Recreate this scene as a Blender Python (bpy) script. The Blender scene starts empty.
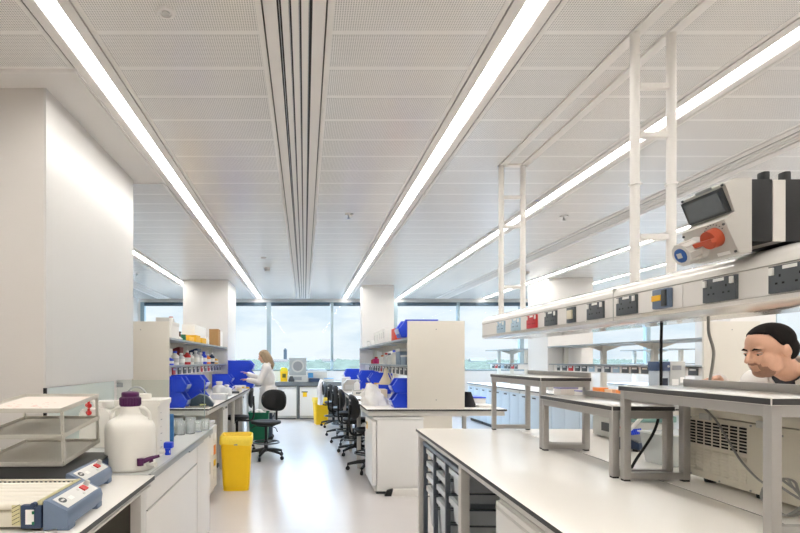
import bpy, bmesh, math, random
from mathutils import Vector, Matrix, noise
R = math.radians
random.seed(7)
SC = bpy.context.scene
COL = SC.collection

# ------------------------------------------------------------------ helpers
def lin(h):
    h = h.lstrip('#')
    o = []
    for i in (0, 2, 4):
        c = int(h[i:i+2], 16) / 255
        o.append(c / 12.92 if c <= .04045 else ((c + .055) / 1.055) ** 2.4)
    return (*o, 1)

MATS = {}
def M(name, hexc, rough=.5, metal=0, spec=.5, var=0, scale=30, bump=0, coat=0, trans=0, ior=1.45, alpha=1):
    if name in MATS: return MATS[name]
    m = bpy.data.materials.new(name); m.use_nodes = True
    nt = m.node_tree; b = nt.nodes['Principled BSDF']
    b.inputs['Base Color'].default_value = lin(hexc)
    b.inputs['Roughness'].default_value = rough
    b.inputs['Metallic'].default_value = metal
    b.inputs['Specular IOR Level'].default_value = spec
    b.inputs['Coat Weight'].default_value = coat
    b.inputs['Transmission Weight'].default_value = trans
    b.inputs['IOR'].default_value = ior
    b.inputs['Alpha'].default_value = alpha
    if var or bump:
        tc = nt.nodes.new('ShaderNodeTexCoord'); nz = nt.nodes.new('ShaderNodeTexNoise')
        nz.inputs['Scale'].default_value = scale; nz.inputs['Detail'].default_value = 4
        nt.links.new(tc.outputs['Object'], nz.inputs['Vector'])
        if var:
            mx = nt.nodes.new('ShaderNodeMix'); mx.data_type = 'RGBA'
            c = lin(hexc)
            mx.inputs[6].default_value = (*[max(0, v * (1 - var)) for v in c[:3]], 1)
            mx.inputs[7].default_value = (*[min(1, v * (1 + var)) for v in c[:3]], 1)
            nt.links.new(nz.outputs['Fac'], mx.inputs[0]); nt.links.new(mx.outputs[2], b.inputs['Base Color'])
        if bump:
            bp = nt.nodes.new('ShaderNodeBump'); bp.inputs['Strength'].default_value = bump; bp.inputs['Distance'].default_value = .005
            nt.links.new(nz.outputs['Fac'], bp.inputs['Height']); nt.links.new(bp.outputs['Normal'], b.inputs['Normal'])
    MATS[name] = m
    return m

def glassmat(name, tint='#ffffff', refl=.5, body=0.0, bodycol='#ffffff', rough=0.0):
    """thin clear sheet: transparent with a fresnel reflection, optionally a little milky"""
    if name in MATS: return MATS[name]
    m = bpy.data.materials.new(name); m.use_nodes = True
    nt = m.node_tree; nt.nodes.clear()
    out = nt.nodes.new('ShaderNodeOutputMaterial'); t = nt.nodes.new('ShaderNodeBsdfTransparent')
    g = nt.nodes.new('ShaderNodeBsdfGlossy'); f = nt.nodes.new('ShaderNodeFresnel'); mx = nt.nodes.new('ShaderNodeMixShader')
    t.inputs[0].default_value = lin(tint); g.inputs['Roughness'].default_value = rough; f.inputs[0].default_value = 1.45
    mul = nt.nodes.new('ShaderNodeMath'); mul.operation = 'MULTIPLY'; mul.inputs[1].default_value = refl
    nt.links.new(f.outputs[0], mul.inputs[0]); nt.links.new(mul.outputs[0], mx.inputs[0])
    nt.links.new(t.outputs[0], mx.inputs[1]); nt.links.new(g.outputs[0], mx.inputs[2])
    last = mx
    if body:
        d = nt.nodes.new('ShaderNodeBsdfDiffuse'); d.inputs[0].default_value = lin(bodycol)
        m2 = nt.nodes.new('ShaderNodeMixShader'); m2.inputs[0].default_value = body
        nt.links.new(mx.outputs[0], m2.inputs[1]); nt.links.new(d.outputs[0], m2.inputs[2]); last = m2
    nt.links.new(last.outputs[0], out.inputs[0])
    MATS[name] = m
    return m

def emit(name, hexc, s):
    if name in MATS: return MATS[name]
    m = bpy.data.materials.new(name); m.use_nodes = True
    b = m.node_tree.nodes['Principled BSDF']
    b.inputs['Base Color'].default_value = lin(hexc)
    b.inputs['Emission Color'].default_value = lin(hexc); b.inputs['Emission Strength'].default_value = s
    MATS[name] = m
    return m

class MB:
    def __init__(s): s.bm = bmesh.new(); s.mi = 0
    def _f(s, vs, mi=None):
        try:
            f = s.bm.faces.new(vs); f.material_index = s.mi if mi is None else mi; return f
        except ValueError: return None
    def box(s, x0, y0, z0, x1, y1, z1, bev=0, top=None, side=None):
        x0, x1 = sorted((x0, x1)); y0, y1 = sorted((y0, y1)); z0, z1 = sorted((z0, z1))
        v = [s.bm.verts.new(p) for p in ((x0,y0,z0),(x1,y0,z0),(x1,y1,z0),(x0,y1,z0),(x0,y0,z1),(x1,y0,z1),(x1,y1,z1),(x0,y1,z1))]
        fs = [s._f([v[i] for i in q], side) for q in ((3,2,1,0),(0,1,5,4),(1,2,6,5),(2,3,7,6),(3,0,4,7))]
        fs.append(s._f([v[i] for i in (4,5,6,7)], top))
        if bev:
            es = list({e for f in fs for e in f.edges})
            bmesh.ops.bevel(s.bm, geom=es, offset=bev, segments=2, affect='EDGES', profile=.6)
        return s
    def loft(s, rings, closed=True, caps=True):
        rv = [[s.bm.verts.new(p) for p in r] for r in rings]
        n = len(rv[0])
        for a, b in zip(rv, rv[1:]):
            for i in range(n if closed else n - 1):
                j = (i + 1) % n
                s._f([a[i], a[j], b[j], b[i]])
        if caps:
            s._f(rv[0][::-1]); s._f(rv[-1])
        return s
    def cyl(s, p0, p1, r0, r1=None, seg=16, caps=True):
        r1 = r0 if r1 is None else r1
        p0, p1 = Vector(p0), Vector(p1); d = (p1 - p0).normalized()
        u = d.orthogonal().normalized(); w = d.cross(u)
        ring = lambda p, r: [p + (u * math.cos(2*math.pi*i/seg) + w * math.sin(2*math.pi*i/seg)) * r for i in range(seg)]
        return s.loft([ring(p0, r0), ring(p1, r1)], caps=caps)
    def lathe(s, prof, c=(0,0,0), seg=24, rot=None):
        c = Vector(c); rings = []
        for r, z in prof:
            pts = [Vector((r*math.cos(2*math.pi*i/seg), r*math.sin(2*math.pi*i/seg), z)) for i in range(seg)]
            if rot: pts = [rot @ p for p in pts]
            rings.append([c + p for p in pts])
        return s.loft(rings, caps=True)
    def tube(s, pts, r, seg=8, rr=None):
        pts = [Vector(p) for p in pts]
        rings = []; u = None
        for i, p in enumerate(pts):
            d = (pts[min(i+1, len(pts)-1)] - pts[max(i-1, 0)]).normalized()
            u = (u - d * u.dot(d)).normalized() if u is not None and (u - d*u.dot(d)).length > 1e-6 else d.orthogonal().normalized()
            w = d.cross(u); q = rr[i] if rr else r
            rings.append([p + (u*math.cos(2*math.pi*k/seg) + w*math.sin(2*math.pi*k/seg))*q for k in range(seg)])
        return s.loft(rings)
    def prism(s, poly, ax, a, b, bev=0):
        def P(u, v, t): return {'x': (t,u,v), 'y': (u,t,v), 'z': (u,v,t)}[ax]
        A = [s.bm.verts.new(P(u,v,a)) for u,v in poly]; B = [s.bm.verts.new(P(u,v,b)) for u,v in poly]
        n = len(poly); fs = [s._f(A), s._f(B[::-1])]
        for i in range(n):
            j = (i+1) % n; fs.append(s._f([A[j], A[i], B[i], B[j]]))
        if bev:
            es = list({e for f in fs if f for e in f.edges})
            bmesh.ops.bevel(s.bm, geom=es, offset=bev, segments=2, affect='EDGES', profile=.6)
        return s
    def ell(s, c, r, rot=None, u=20, v=12):
        m = Matrix.Translation(c) @ (rot.to_4x4() if rot else Matrix()) @ Matrix.Diagonal((r[0], r[1], r[2], 1))
        g = bmesh.ops.create_uvsphere(s.bm, u_segments=u, v_segments=v, radius=1, matrix=m)
        for vv in g['verts']:
            for f in vv.link_faces: f.material_index = s.mi
        return s
    def quad(s, a, b, c, d, mi=None):
        s._f([s.bm.verts.new(p) for p in (a,b,c,d)], mi); return s
    def build(s, name, mat, parent=None, ang=38, flat=False):
        me = bpy.data.meshes.new(name)
        bmesh.ops.recalc_face_normals(s.bm, faces=s.bm.faces[:])
        s.bm.to_mesh(me); s.bm.free()
        for m in (mat if isinstance(mat, (list, tuple)) else [mat]): me.materials.append(m)
        if not flat:
            me.shade_smooth(); me.set_sharp_from_angle(angle=R(ang))
        o = bpy.data.objects.new(name, me); COL.objects.link(o)
        if parent: o.parent = parent
        return o

def spline(pts, n=8):
    pts = [Vector(p) for p in pts]; out = []
    for i in range(len(pts)-1):
        p0, p1, p2, p3 = pts[max(i-1,0)], pts[i], pts[i+1], pts[min(i+2, len(pts)-1)]
        for k in range(n):
            t = k/n
            out.append(.5*((2*p1)+(-p0+p2)*t+(2*p0-5*p1+4*p2-p3)*t*t+(-p0+3*p1-3*p2+p3)*t**3))
    return out + [pts[-1]]

def tag(o, label, cat, group=None):
    o['label'] = label; o['category'] = cat
    if group: o['group'] = group
    return o
def thing(name, label, cat, loc=(0,0,0), rz=0, group=None):
    o = bpy.data.objects.new(name, None); COL.objects.link(o)
    o.location = loc; o.rotation_euler = (0, 0, rz); o.empty_display_size = .05
    return tag(o, label, cat, group)
def solo(mb, name, mat, label, cat, loc=None, rz=0, group=None, ang=38):
    o = mb.build(name, mat, ang=ang)
    if loc is not None: o.location = loc
    o.rotation_euler = (0, 0, rz)
    return tag(o, label, cat, group)
def struct(mb, name, mat):
    o = mb.build(name, mat); o['kind'] = 'structure'; return o
def dup(root, label, loc, rz=None, group=None, scale=None):
    def cp(o, p):
        c = o.copy(); COL.objects.link(c)
        if p: c.parent = p
        for ch in o.children: cp(ch, c)
        return c
    r = cp(root, None); r.location = loc
    if rz is not None: r.rotation_euler = (0, 0, rz)
    if scale: r.scale = scale
    r['label'] = label
    if group: r['group'] = group
    return r
def B(*a, **k): return MB().box(*a, **k)

# ------------------------------------------------------------------ materials
WHITE = M('white_paint', '#e9e6e2', .6, var=.015, scale=4)
WALL = M('wall_paint', '#e6e3df', .7, var=.02, scale=3)
LAM = M('white_laminate', '#e9e6e1', .35, var=.012, scale=8)
PANEL = M('cream_panel', '#ddd8cd', .45, var=.015, scale=6)
TOP = M('worktop_cream', '#f8f4ed', .25, var=.012, scale=5)
CORE = M('worktop_core', '#3b3a3a', .5, var=.1)
FRAME = M('aluminium_frame', '#a9a6a2', .42, metal=.35, var=.04, scale=15)
FRAMEW = M('pale_steel_frame', '#d2cfc9', .4, var=.03, scale=12)
STEEL = M('stainless', '#b9bcbd', .28, metal=.9, var=.05, scale=20)
STEELD = M('dark_steel', '#5d646c', .4, metal=.4, var=.06)
GREY = M('grey_plastic', '#8d9092', .5, var=.05)
DGREY = M('dark_grey_plastic', '#3e4245', .45, var=.08)
LGREY = M('light_grey_plastic', '#c4c4c0', .5, var=.03)
BLACK = M('black_plastic', '#17181a', .45, var=.15)
RUB = M('black_rubber', '#101010', .7, var=.2)
BLUE = M('blue_plastic', '#1f46d8', .35, var=.06, scale=10)
DBLUE = M('dark_blue_plastic', '#2b3b57', .4, var=.06)
SLATE = M('slate_blue_plastic', '#66768d', .42, var=.04)
YEL = M('yellow_plastic', '#f3c614', .4, var=.05, scale=10)
YELBAG = M('yellow_bag', '#f6d84a', .35, var=.08, scale=40, bump=.6)
GREEN = M('green_plastic', '#0e6b4b', .45, var=.08)
RED = M('red_plastic', '#c02a2c', .4, var=.06)
ORANGE = M('orange_plastic', '#ee8a3c', .45, var=.06)
PURPLE = M('purple_plastic', '#4a1248', .4, var=.1)
HDPE = M('hdpe_white', '#eeebe3', .35, var=.02, scale=9)
PAPER = M('paper_white', '#f1f0ec', .7, var=.02)
CARD = M('cardboard', '#a98356', .8, var=.1, scale=25)
BEIGE = M('beige_enamel', '#d8d2c2', .4, var=.02, scale=9)
SOCK = M('socket_grey', '#4c5155', .4, var=.05)
SOCKB = M('socket_pale_blue', '#a9c4d6', .35, var=.05)
HOLE = M('socket_hole', '#0b0b0c', .8, var=.2)
CLEAR = glassmat('clear_glass', '#fafdfc', .9)
PANE = glassmat('window_glass', '#f6fafc', .12)
SCREEN = glassmat('acrylic_screen', '#f6faf9', .35)
GWARE = glassmat('glassware', '#fdffff', .9, body=.22, bodycol='#fafcfc', rough=.03)
TRAYP = M('translucent_tray', '#d5dadd', .35, var=.03)
GREENG = M('painted_glass', '#d3dcd7', .04, spec=.8, var=.03, scale=3, coat=.6)

# ------------------------------------------------------------------ camera
cam = bpy.data.cameras.new('camera'); co = bpy.data.objects.new('camera', cam); COL.objects.link(co)
co.location = (0, 0, 1.45); co.rotation_euler = (R(90), 0, 0)
cam.sensor_width = 36; cam.lens = 36*510/800; cam.clip_start = .05; cam.clip_end = 3000
cam.shift_x = (400-304.5)/800; cam.shift_y = (361-266.5)/800
SC.camera = co
SC.view_settings.view_transform = 'Standard'; SC.view_settings.look = 'None'
SC.view_settings.exposure = EXPO = 0.08; SC.view_settings.gamma = 1
try: SC.view_settings.use_curve_mapping = False
except Exception: pass
SC.cycles.max_bounces = 14; SC.cycles.diffuse_bounces = 7; SC.cycles.glossy_bounces = 5
SC.cycles.transparent_max_bounces = 24
SC.cycles.sample_clamp_indirect = 6

# ------------------------------------------------------------------ world: bright overcast sky
w = bpy.data.worlds.new('World'); SC.world = w; w.use_nodes = True
nt = w.node_tree; bg = nt.nodes['Background']; bg.inputs[1].default_value = 1.0
tc = nt.nodes.new('ShaderNodeTexCoord'); sep = nt.nodes.new('ShaderNodeSeparateXYZ')
nt.links.new(tc.outputs['Generated'], sep.inputs[0])
mp = nt.nodes.new('ShaderNodeMapping'); mp.inputs['Scale'].default_value = (5, 5, 17)
nz = nt.nodes.new('ShaderNodeTexNoise'); nz.inputs['Scale'].default_value = 1.3; nz.inputs['Detail'].default_value = 6; nz.inputs['Roughness'].default_value = .55
nt.links.new(tc.outputs['Generated'], mp.inputs[0]); nt.links.new(mp.outputs[0], nz.inputs['Vector'])
cr = nt.nodes.new('ShaderNodeValToRGB')
cr.color_ramp.elements[0].position = .36; cr.color_ramp.elements[0].color = lin('#e2edf5')
cr.color_ramp.elements[1].position = .56; cr.color_ramp.elements[1].color = lin('#fbfdfe')
nt.links.new(nz.outputs['Fac'], cr.inputs[0])
grad = nt.nodes.new('ShaderNodeValToRGB'); e = grad.color_ramp.elements
e[0].position = 0; e[0].color = (1.02, 1.02, 1.02, 1); e[1].position = .9; e[1].color = (10.5, 14, 18.5, 1)
q = e.new(.13); q.color = (1.08, 1.08, 1.08, 1); q = e.new(.32); q.color = (7.5, 9.6, 12, 1)
nt.links.new(sep.outputs['Z'], grad.inputs[0])
mul = nt.nodes.new('ShaderNodeMix'); mul.data_type = 'RGBA'; mul.blend_type = 'MULTIPLY'; mul.inputs[0].default_value = 1
nt.links.new(cr.outputs[0], mul.inputs[6]); nt.links.new(grad.outputs[0], mul.inputs[7])
nt.links.new(mul.outputs[2], bg.inputs[0])

# ------------------------------------------------------------------ setting
XL, XR, YB, YW, ZC = -4.35, 14.0, -3.2, 13.3, 3.07
FLOOR = M('vinyl_floor', '#cdc8c6', .26, var=.035, scale=2.2)
struct(B(XL-.2, YB-.2, -.2, XR+.2, YW+.3, 0), 'floor', FLOOR)
struct(B(XL-.2, YB, 0, XL, YW, 3.3), 'wall_left', WALL)
struct(B(XR, YB, 0, XR+.2, YW, 3.3), 'wall_right', WALL)
struct(B(XL-.2, YB-.2, 0, XR+.2, YB, 3.3), 'wall_back', WALL)

# perforated panel ceiling: joints every 0.305 m, fine holes
def ceil_mat():
    m = bpy.data.materials.new('perforated_ceiling'); m.use_nodes = True
    nt = m.node_tree; b = nt.nodes['Principled BSDF']; b.inputs['Roughness'].default_value = .22; b.inputs['Specular IOR Level'].default_value = 1.0
    N = nt.nodes.new; L = nt.links.new
    def mth(op, a, b_=None, c=None):
        n = N('ShaderNodeMath'); n.operation = op
        for i, v in enumerate((a, b_, c)):
            if v is None: continue
            if isinstance(v, (int, float)): n.inputs[i].default_value = v
            else: L(v, n.inputs[i])
        return n.outputs[0]
    tc = N('ShaderNodeTexCoord'); sp = N('ShaderNodeSeparateXYZ'); L(tc.outputs['Object'], sp.inputs[0])
    x, y = sp.outputs['X'], sp.outputs['Y']
    t = mth('FRACT', mth('DIVIDE', mth('ADD', y, -2.517+30.5), .305))          # 0..1 across a panel, joint at 0
    d = mth('ABSOLUTE', mth('SUBTRACT', t, .5))                                 # .5 at joint
    border = mth('GREATER_THAN', d, .447)
    line = mth('MULTIPLY', mth('GREATER_THAN', t, .053), mth('LESS_THAN', t, .061))
    fx = mth('SUBTRACT', mth('FRACT', mth('DIVIDE', x, .0115)), .5)
    fy = mth('SUBTRACT', mth('FRACT', mth('DIVIDE', y, .0115)), .5)
    rr = mth('ADD', mth('MULTIPLY', fx, fx), mth('MULTIPLY', fy, fy))
    hole = mth('LESS_THAN', rr, .11)
    hole = mth('MULTIPLY', hole, mth('SUBTRACT', 1, border))
    f = mth('ADD', mth('MULTIPLY', hole, .62), mth('MULTIPLY', line, .5))
    mx = N('ShaderNodeMix'); mx.data_type = 'RGBA'
    mx.inputs[6].default_value = lin('#f2f0ec'); mx.inputs[7].default_value = lin('#7d7a76')
    L(f, mx.inputs[0]); L(mx.outputs[2], b.inputs['Base Color'])
    return m
CEIL = ceil_mat()
lights = [-2.555 + 0, -1.162, 1.045, 2.44, 4.645, 6.04, 8.245, 9.64, 11.845, 13.24]
diffs = [-3.645, -.045, 3.555, 7.155, 10.755]
edges = sorted([(c-.112, c+.112) for c in lights] + [(c-.152, c+.152) for c in diffs])
mb = MB(); x = XL
for a, b_ in edges + [(XR, XR)]:
    if x < -1.27 < a + .001 or (x < -1.27 and a <= -1.26):
        if a > x: # leave the plastered soffit bay by the near column open
            mb.box(x, YB, ZC, a, 2.83, ZC+.02); mb.box(x, 4.64, ZC, a, YW, ZC+.02)
    elif a > x: mb.box(x, YB, ZC, a, YW, ZC+.02)
    x = b_
struct(mb, 'ceiling', CEIL)
mb = MB(); x = XL
for a, b_ in edges:
    for xx in (x, a-.028):
        if xx > -1.3: mb.box(xx, YB, ZC-.0015, xx+.028, YW-.05, ZC+.004)
        elif xx > XL: mb.box(xx, YB, ZC-.0015, xx+.028, 2.82, ZC+.004); mb.box(xx, 4.65, ZC-.0015, xx+.028, YW-.05, ZC+.004)
    x = b_
struct(mb, 'trim_6', M('ceiling_border', '#e4e1dc', .4, var=.01))
struct(B(XL, YB, 3.2, XR, YW+.2, 3.3), 'ceiling', M('slab', '#8b8984', .8, var=.05))
# plastered soffit with a small raised trim around the near column
struct(B(XL, 2.86, ZC-.004, -1.29, 4.60, ZC+.05), 'trim_1', WALL)
mb = MB()
for off, zz in ((0, ZC-.014), (.020, ZC-.010)):
    mb.box(XL, 2.83+off, zz, -1.262-off, 2.842+off, ZC+.03); mb.box(-1.274-off, 2.842+off, zz, -1.262-off, 4.62-off, ZC+.03)
    mb.box(XL, 4.62-off, zz, -1.262-off, 4.632-off, ZC+.03)
struct(mb, 'trim_2', WHITE)
# columns
def column(x0, x1, y0, y1, n):
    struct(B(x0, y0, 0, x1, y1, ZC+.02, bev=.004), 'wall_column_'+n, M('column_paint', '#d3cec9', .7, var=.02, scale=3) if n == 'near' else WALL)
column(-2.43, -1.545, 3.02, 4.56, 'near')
column(-2.43, -1.53, 10.2, 11.39, 'far_left')
column(1.225, 1.907, 10.87, 11.2, 'far_middle')
column(4.75, 5.63, 9.95, 10.84, 'far_right')
column(8.3, 9.2, 9.95, 10.84, 'far_end')
# two flush channels in the ceiling that carry the hangers
mb = MB()
for xx in (1.634, 1.813):
    mb.box(xx-.028, YB, ZC-.012, xx+.028, 4.24, ZC+.001); 
mb.box(1.606, 4.19, ZC-.012, 1.841, 4.24, ZC+.001)
struct(mb, 'trim_3', WHITE)

# ceiling light strips and slot diffusers
DIF = emit('lamp_diffuser', '#fffcf7', 21.0)
def ceiling_light(c, label):
    t = thing('ceiling_light', label, 'ceiling light', (c, 5, ZC), 0, 'linear ceiling lights')
    y0, y1 = YB-5+.05, YW-5-.1
    mb = MB()
    for s in (-1, 1):
        mb.box(s*.047, y0, -.004, s*.104, y1, .03)
        mb.box(s*.047, y0, .0, s*.052, y1, .05)
    mb.box(-.104, y0, .03, .104, y1, .06)
    mb.build('housing', WHITE, t)
    B(-.046, y0+.01, .006, .046, y1-.01, .02).build('diffuser', DIF, t)
names = {-1.162: 'continuous white ceiling light strip running past the left column', 1.045: 'continuous white ceiling light strip right of the middle slot vent, over the aisle side',
 2.44: 'ceiling light strip passing behind the two white hanger ladders', 4.645: 'ceiling light strip just beyond the right hand slot vent',
 -2.555: 'ceiling light strip seen through the gap left of the far left column', 6.04: 'thin distant ceiling light strip second beyond the right hand slot vent'}
for c in lights:
    if c > 7: continue
    ceiling_light(c, names[c])
for c in lights:
    if c > 7: ceiling_light(c, 'ceiling light strip over the far right side of the room')
SLOT = M('slot_dark', '#2b2a29', .6, var=.1)
for c, lb in zip(diffs, ('slot vent line in the ceiling by the left wall', 'white four slot air diffuser running down the middle of the ceiling', 'four slot air diffuser with dark slots on the right of the ceiling', 'slot air diffuser in the far right ceiling bay', 'slot air diffuser in the outermost right ceiling bay')):
    t = thing('air_diffuser', lb, 'air vent', (c, 5, ZC), 0, 'linear slot diffusers')
    y0, y1 = YB-5+.05, YW-5-.05
    mb = MB()
    for s in (-1, 1): mb.box(s*.082, y0, -.004, s*.144, y1, .004)
    for k in range(3): mb.box(-.0555+k*.046-.006, y0, -.004, -.0555+k*.046+.027, y1, .002)
    mb.build('frame', WHITE, t)
    B(-.14, y0, .008, .14, y1, .03).build('slot_backing', SLOT, t)
    mb = MB()
    for k in range(4): mb.box(-.0735+k*.046, y0, .001, -.0705+k*.046, y1, .008)
    mb.build('deflector_blade', STEEL, t)
# window wall
mb = MB(); mb.box(XL, YW, 0, XR, YW+.25, 1.19)
struct(mb, 'wall_window', WALL)
struct(B(XL, YW+.02, 2.985, XR, YW+.25, 3.3), 'wall_window_head', WALL)
ALU = M('window_aluminium', '#9fb0b6', .4, metal=.3, var=.03)
BLIND = M('blind_cassette', '#41535f', .5, var=.05)
mx = [-4.23 + 1.65*k for k in range(12)]
n = 0
for i in range(len(mx)-1):
    a, b_ = mx[i], mx[i+1]; n += 1
    wa = .055 if i % 2 == 0 else .032
    mb = MB(); mb.box(a-wa, YW, 1.19, a+wa, YW+.12, 2.985)
    mb.box(a, YW+.03, 1.19, b_, YW+.1, 1.235); mb.box(a, YW+.03, 2.94, b_, YW+.1, 2.985)
    f = struct(mb, 'window_%d' % n, ALU)
    g = B(a+.02, YW+.06, 1.23, b_-.02, YW+.066, 2.95).build('pane', PANE, f)
    B(a+wa+.005, YW-.035, 2.885, b_-.06, YW+.035, 2.975, bev=.01).build('blind_cassette', BLIND, f)
struct(B(XL, YW+.03, 1.17, XR, YW+.05, 1.205), 'trim_4', M('sill_rail', '#5f727b', .5))
struct(B(mx[-1]-.05, YW, 1.19, XR, YW+.25, 2.985), 'wall_window_end', WALL)
struct(B(XL, YW, 1.19, mx[0]-.05, YW+.25, 2.985), 'wall_window_start', WALL)
# ------------------------------------------------------------------ outside
mb = MB(); rings = []
nA, nD = 220, 46
for j in range(nD):
    d = 70 * (1000/70) ** (j/(nD-1)); ring = []
    for i in range(nA):
        a = -.75 + 1.75*i/(nA-1)
        x, y = d*math.tan(a*.62), d
        s = 1/ (1.2 + d*.007)
        h = noise.noise((x*s, y*s*1.4, 0))*.9 + noise.noise((x*s*2.7, y*s*3, 5))*.5 + noise.noise((x*s*.3, y*s*.3, 9))*.8
        base = -1.9 + 4.6*((math.log(d/70)/math.log(1000/70))**1.1) 
        ring.append((x, y, base + h*(.34 + d*.0034)))
    rings.append(ring)
mb.loft(rings, closed=False, caps=False)
TREE = M('distant_foliage', '#4b4b40', .95, spec=0, var=.75, scale=.16)
o = mb.build('treetops', TREE, ang=60); o['kind'] = 'stuff'; tag(o, 'green band of distant treetops outside the windows', 'trees')
CONC = M('hazy_concrete', '#3f4246', .8, var=.08, scale=.2)
t = thing('tower_block', 'small pale tower block on the horizon behind the woman in the lab coat', 'building', (-26, 690, 0))
B(-2.2, -2.2, -5, 2.2, 2.2, 17).build('wall', CONC, t); B(-1.2, -1.2, 17, 1.2, 1.2, 18.5).build('plant_room', CONC, t)
mb = MB()
for k in range(8): mb.box(-1.8, -2.3, 1+k*2, 1.8, -2.2, 2+k*2)
mb.build('window', M('hazy_window', '#33383c', .6, var=.1), t)

def house(x, y, w_, h, lb, roof='#5a4f48'):
    t = thing('house', lb, 'house', (x, y, 0))
    B(-w_, -w_*.6, -6, w_, w_*.6, h).build('wall', M('house_wall', '#8e8e88', .9, spec=0, var=.04), t)
    MB().prism([(-w_*.66, h), (w_*.66, h), (0, h+w_*.35)], 'x', -w_*1.05, w_*1.05).build('roof', M('roof'+roof, roof, .9, spec=0, var=.1), t)
house(-14, 300, 4, 1.1, 'pale distant house low in the window behind the woman')
house(1.5, 330, 5, 1.6, 'pale distant house above the window centrifuge', '#66605a')
house(17, 360, 4.5, 1.3, 'pale distant house left of the middle window mullion')
house(112, 330, 5, 1.4, 'pale distant house beside the tall cream panel', '#66605a')
# ------------------------------------------------------------------ near right bench (slightly turned from the room axis)
TH = R(-1.79); PX, PY = .908, 4.16
def BL(x, y, z=0):
    return (PX + x*math.cos(TH) - y*math.sin(TH), PY + x*math.sin(TH) + y*math.cos(TH), z)
BH = .90
def worktop(x0, y0, x1, y1, z, name, parent, th=.022):
    return B(x0, y0, z-th, x1, y1, z, bev=.0015, top=0, side=1).build(name, [TOP, CORE], parent)
t = thing('lab_bench', 'large cream topped double lab bench in the right foreground', 'lab bench', BL(0,0,0), TH)
YN = -3.9
worktop(0, YN, .7865, 0, BH, 'worktop', t); B(.78, YN, .87, .80, -.001, .879).build('seam_strip', RUB, t); worktop(.7935, YN, 1.58, 0, BH, 'worktop', t)
mb = MB()
for xx in (.012, 1.528): mb.box(xx, YN+.02, BH-.05, xx+.04, -.02, BH-.023)
for yy in (-.06, -1.28, -2.72, YN+.03): mb.box(.05, yy, BH-.05, 1.53, yy+.04, BH-.023)
mb.build('apron', FRAMEW, t)
for yy in (-.075, -1.29, -2.74, YN+.02):
    for xx in (.012, 1.518):
        B(xx, yy, 0, xx+.05, yy+.055, BH-.05, bev=.004).build('leg', FRAMEW, t)
B(.76, YN+.1, .05, .80, -.08, BH-.08).build('modesty_panel', LAM, t)

# tray storage unit under the far end of the bench
def tray(depth, lw=.30):
    mb = MB(); x0, x1, hw = 0, .40, lw/2; th = .004; s = .012
    mb.loft([[(x0+s, -hw+s, -depth), (x1-s, -hw+s, -depth), (x1-s, hw-s, -depth), (x0+s, hw-s, -depth)],
             [(x0, -hw, 0), (x1, -hw, 0), (x1, hw, 0), (x0, hw, 0)],
             [(x0+th, -hw+th, 0), (x1-th, -hw+th, 0), (x1-th, hw-th, 0), (x0+th, hw-th, 0)],
             [(x0+s+th, -hw+s+th, -depth+th), (x1-s-th, -hw+s+th, -depth+th), (x1-s-th, hw-s-th, -depth+th), (x0+s+th, hw-s-th, -depth+th)]])
    rim = MB()
    rim.box(-.022, -hw-.008, -.006, .0, hw+.008, .004); rim.box(-.026, -hw*.92, -.03, -.02, hw*.92, .004)
    rim.box(0, -hw-.01, -.004, x1, -hw, .004); rim.box(0, hw, -.004, x1, hw+.01, .004)
    lab = MB().box(-.003, -.05, -.052, .012, .05, -.034)
    return mb, rim, lab
def make_tray(depth, label, loc, col):
    t = thing('storage_tray', label, 'storage tray', loc, TH, 'pale storage trays under the right bench')
    a, b_, c = tray(depth)
    a.build('tub', TRAYP, t); b_.build('rim', TRAYP, t); c.build('label_holder', LGREY, t)
    return t
u = thing('tray_rack', 'dark grey metal rack of pale trays under the far end of the right bench', 'tray rack', BL(.05, -.09, 0), TH)
mb = MB()
for yy in (0, -.352, -.704, -1.075):
    mb.box(-.008, yy-.035, .06, .022, yy-.005, .80); mb.box(.40, yy-.035, .06, .43, yy-.005, .80)
mb.build('upright', STEELD, u)
B(-.012, -1.11, .785, .436, -.0, .81).build('top_rail', M('blue_grey_rail', '#7f8894', .4, metal=.3, var=.04), u)
B(0, -1.11, .05, .43, 0, .07).build('base_plate', STEELD, u)
for c in range(3):
    y0 = (-.02, -.372, -.724)[c]; y1 = (-.355, -.707, -1.078)[c]
    for z in (.67, .575, .48, .385):
        B(.0, y0-.02, z-.008, .42, y0-.008, z).build('runner', STEELD, u); B(.0, y1+.008, z-.008, .42, y1+.02, z).build('runner', STEELD, u)
B(.40, -1.10, .07, .405, -.02, .78).build('back_panel', DGREY, u)
order = ['topmost', 'second', 'third', 'lowest']
cols = ['far', 'middle']
for c, yy in ((0, -.19), (1, -.54)):
    for k, (z, dp) in enumerate(((.755, .075), (.657, .075), (.56, .075), (.463, .3))):
        make_tray(dp, '%s pale tray in the %s column of the tray rack under the right bench' % (order[k], cols[c]), BL(.082, yy-.09, z), c)
for k, z in enumerate((.755, .565)):
    make_tray(.155, '%s deep pale tray in the nearest column of the tray rack' % ('upper', 'lower')[k], BL(.082, -.895-.09, z), 2)
mt = make_tray(.05, 'shallow pale tray lying loose on top of the tray rack under the bench edge', BL(.06, -.6, .862), 3)
mt.scale = (1, 2.2, 1)

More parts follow.
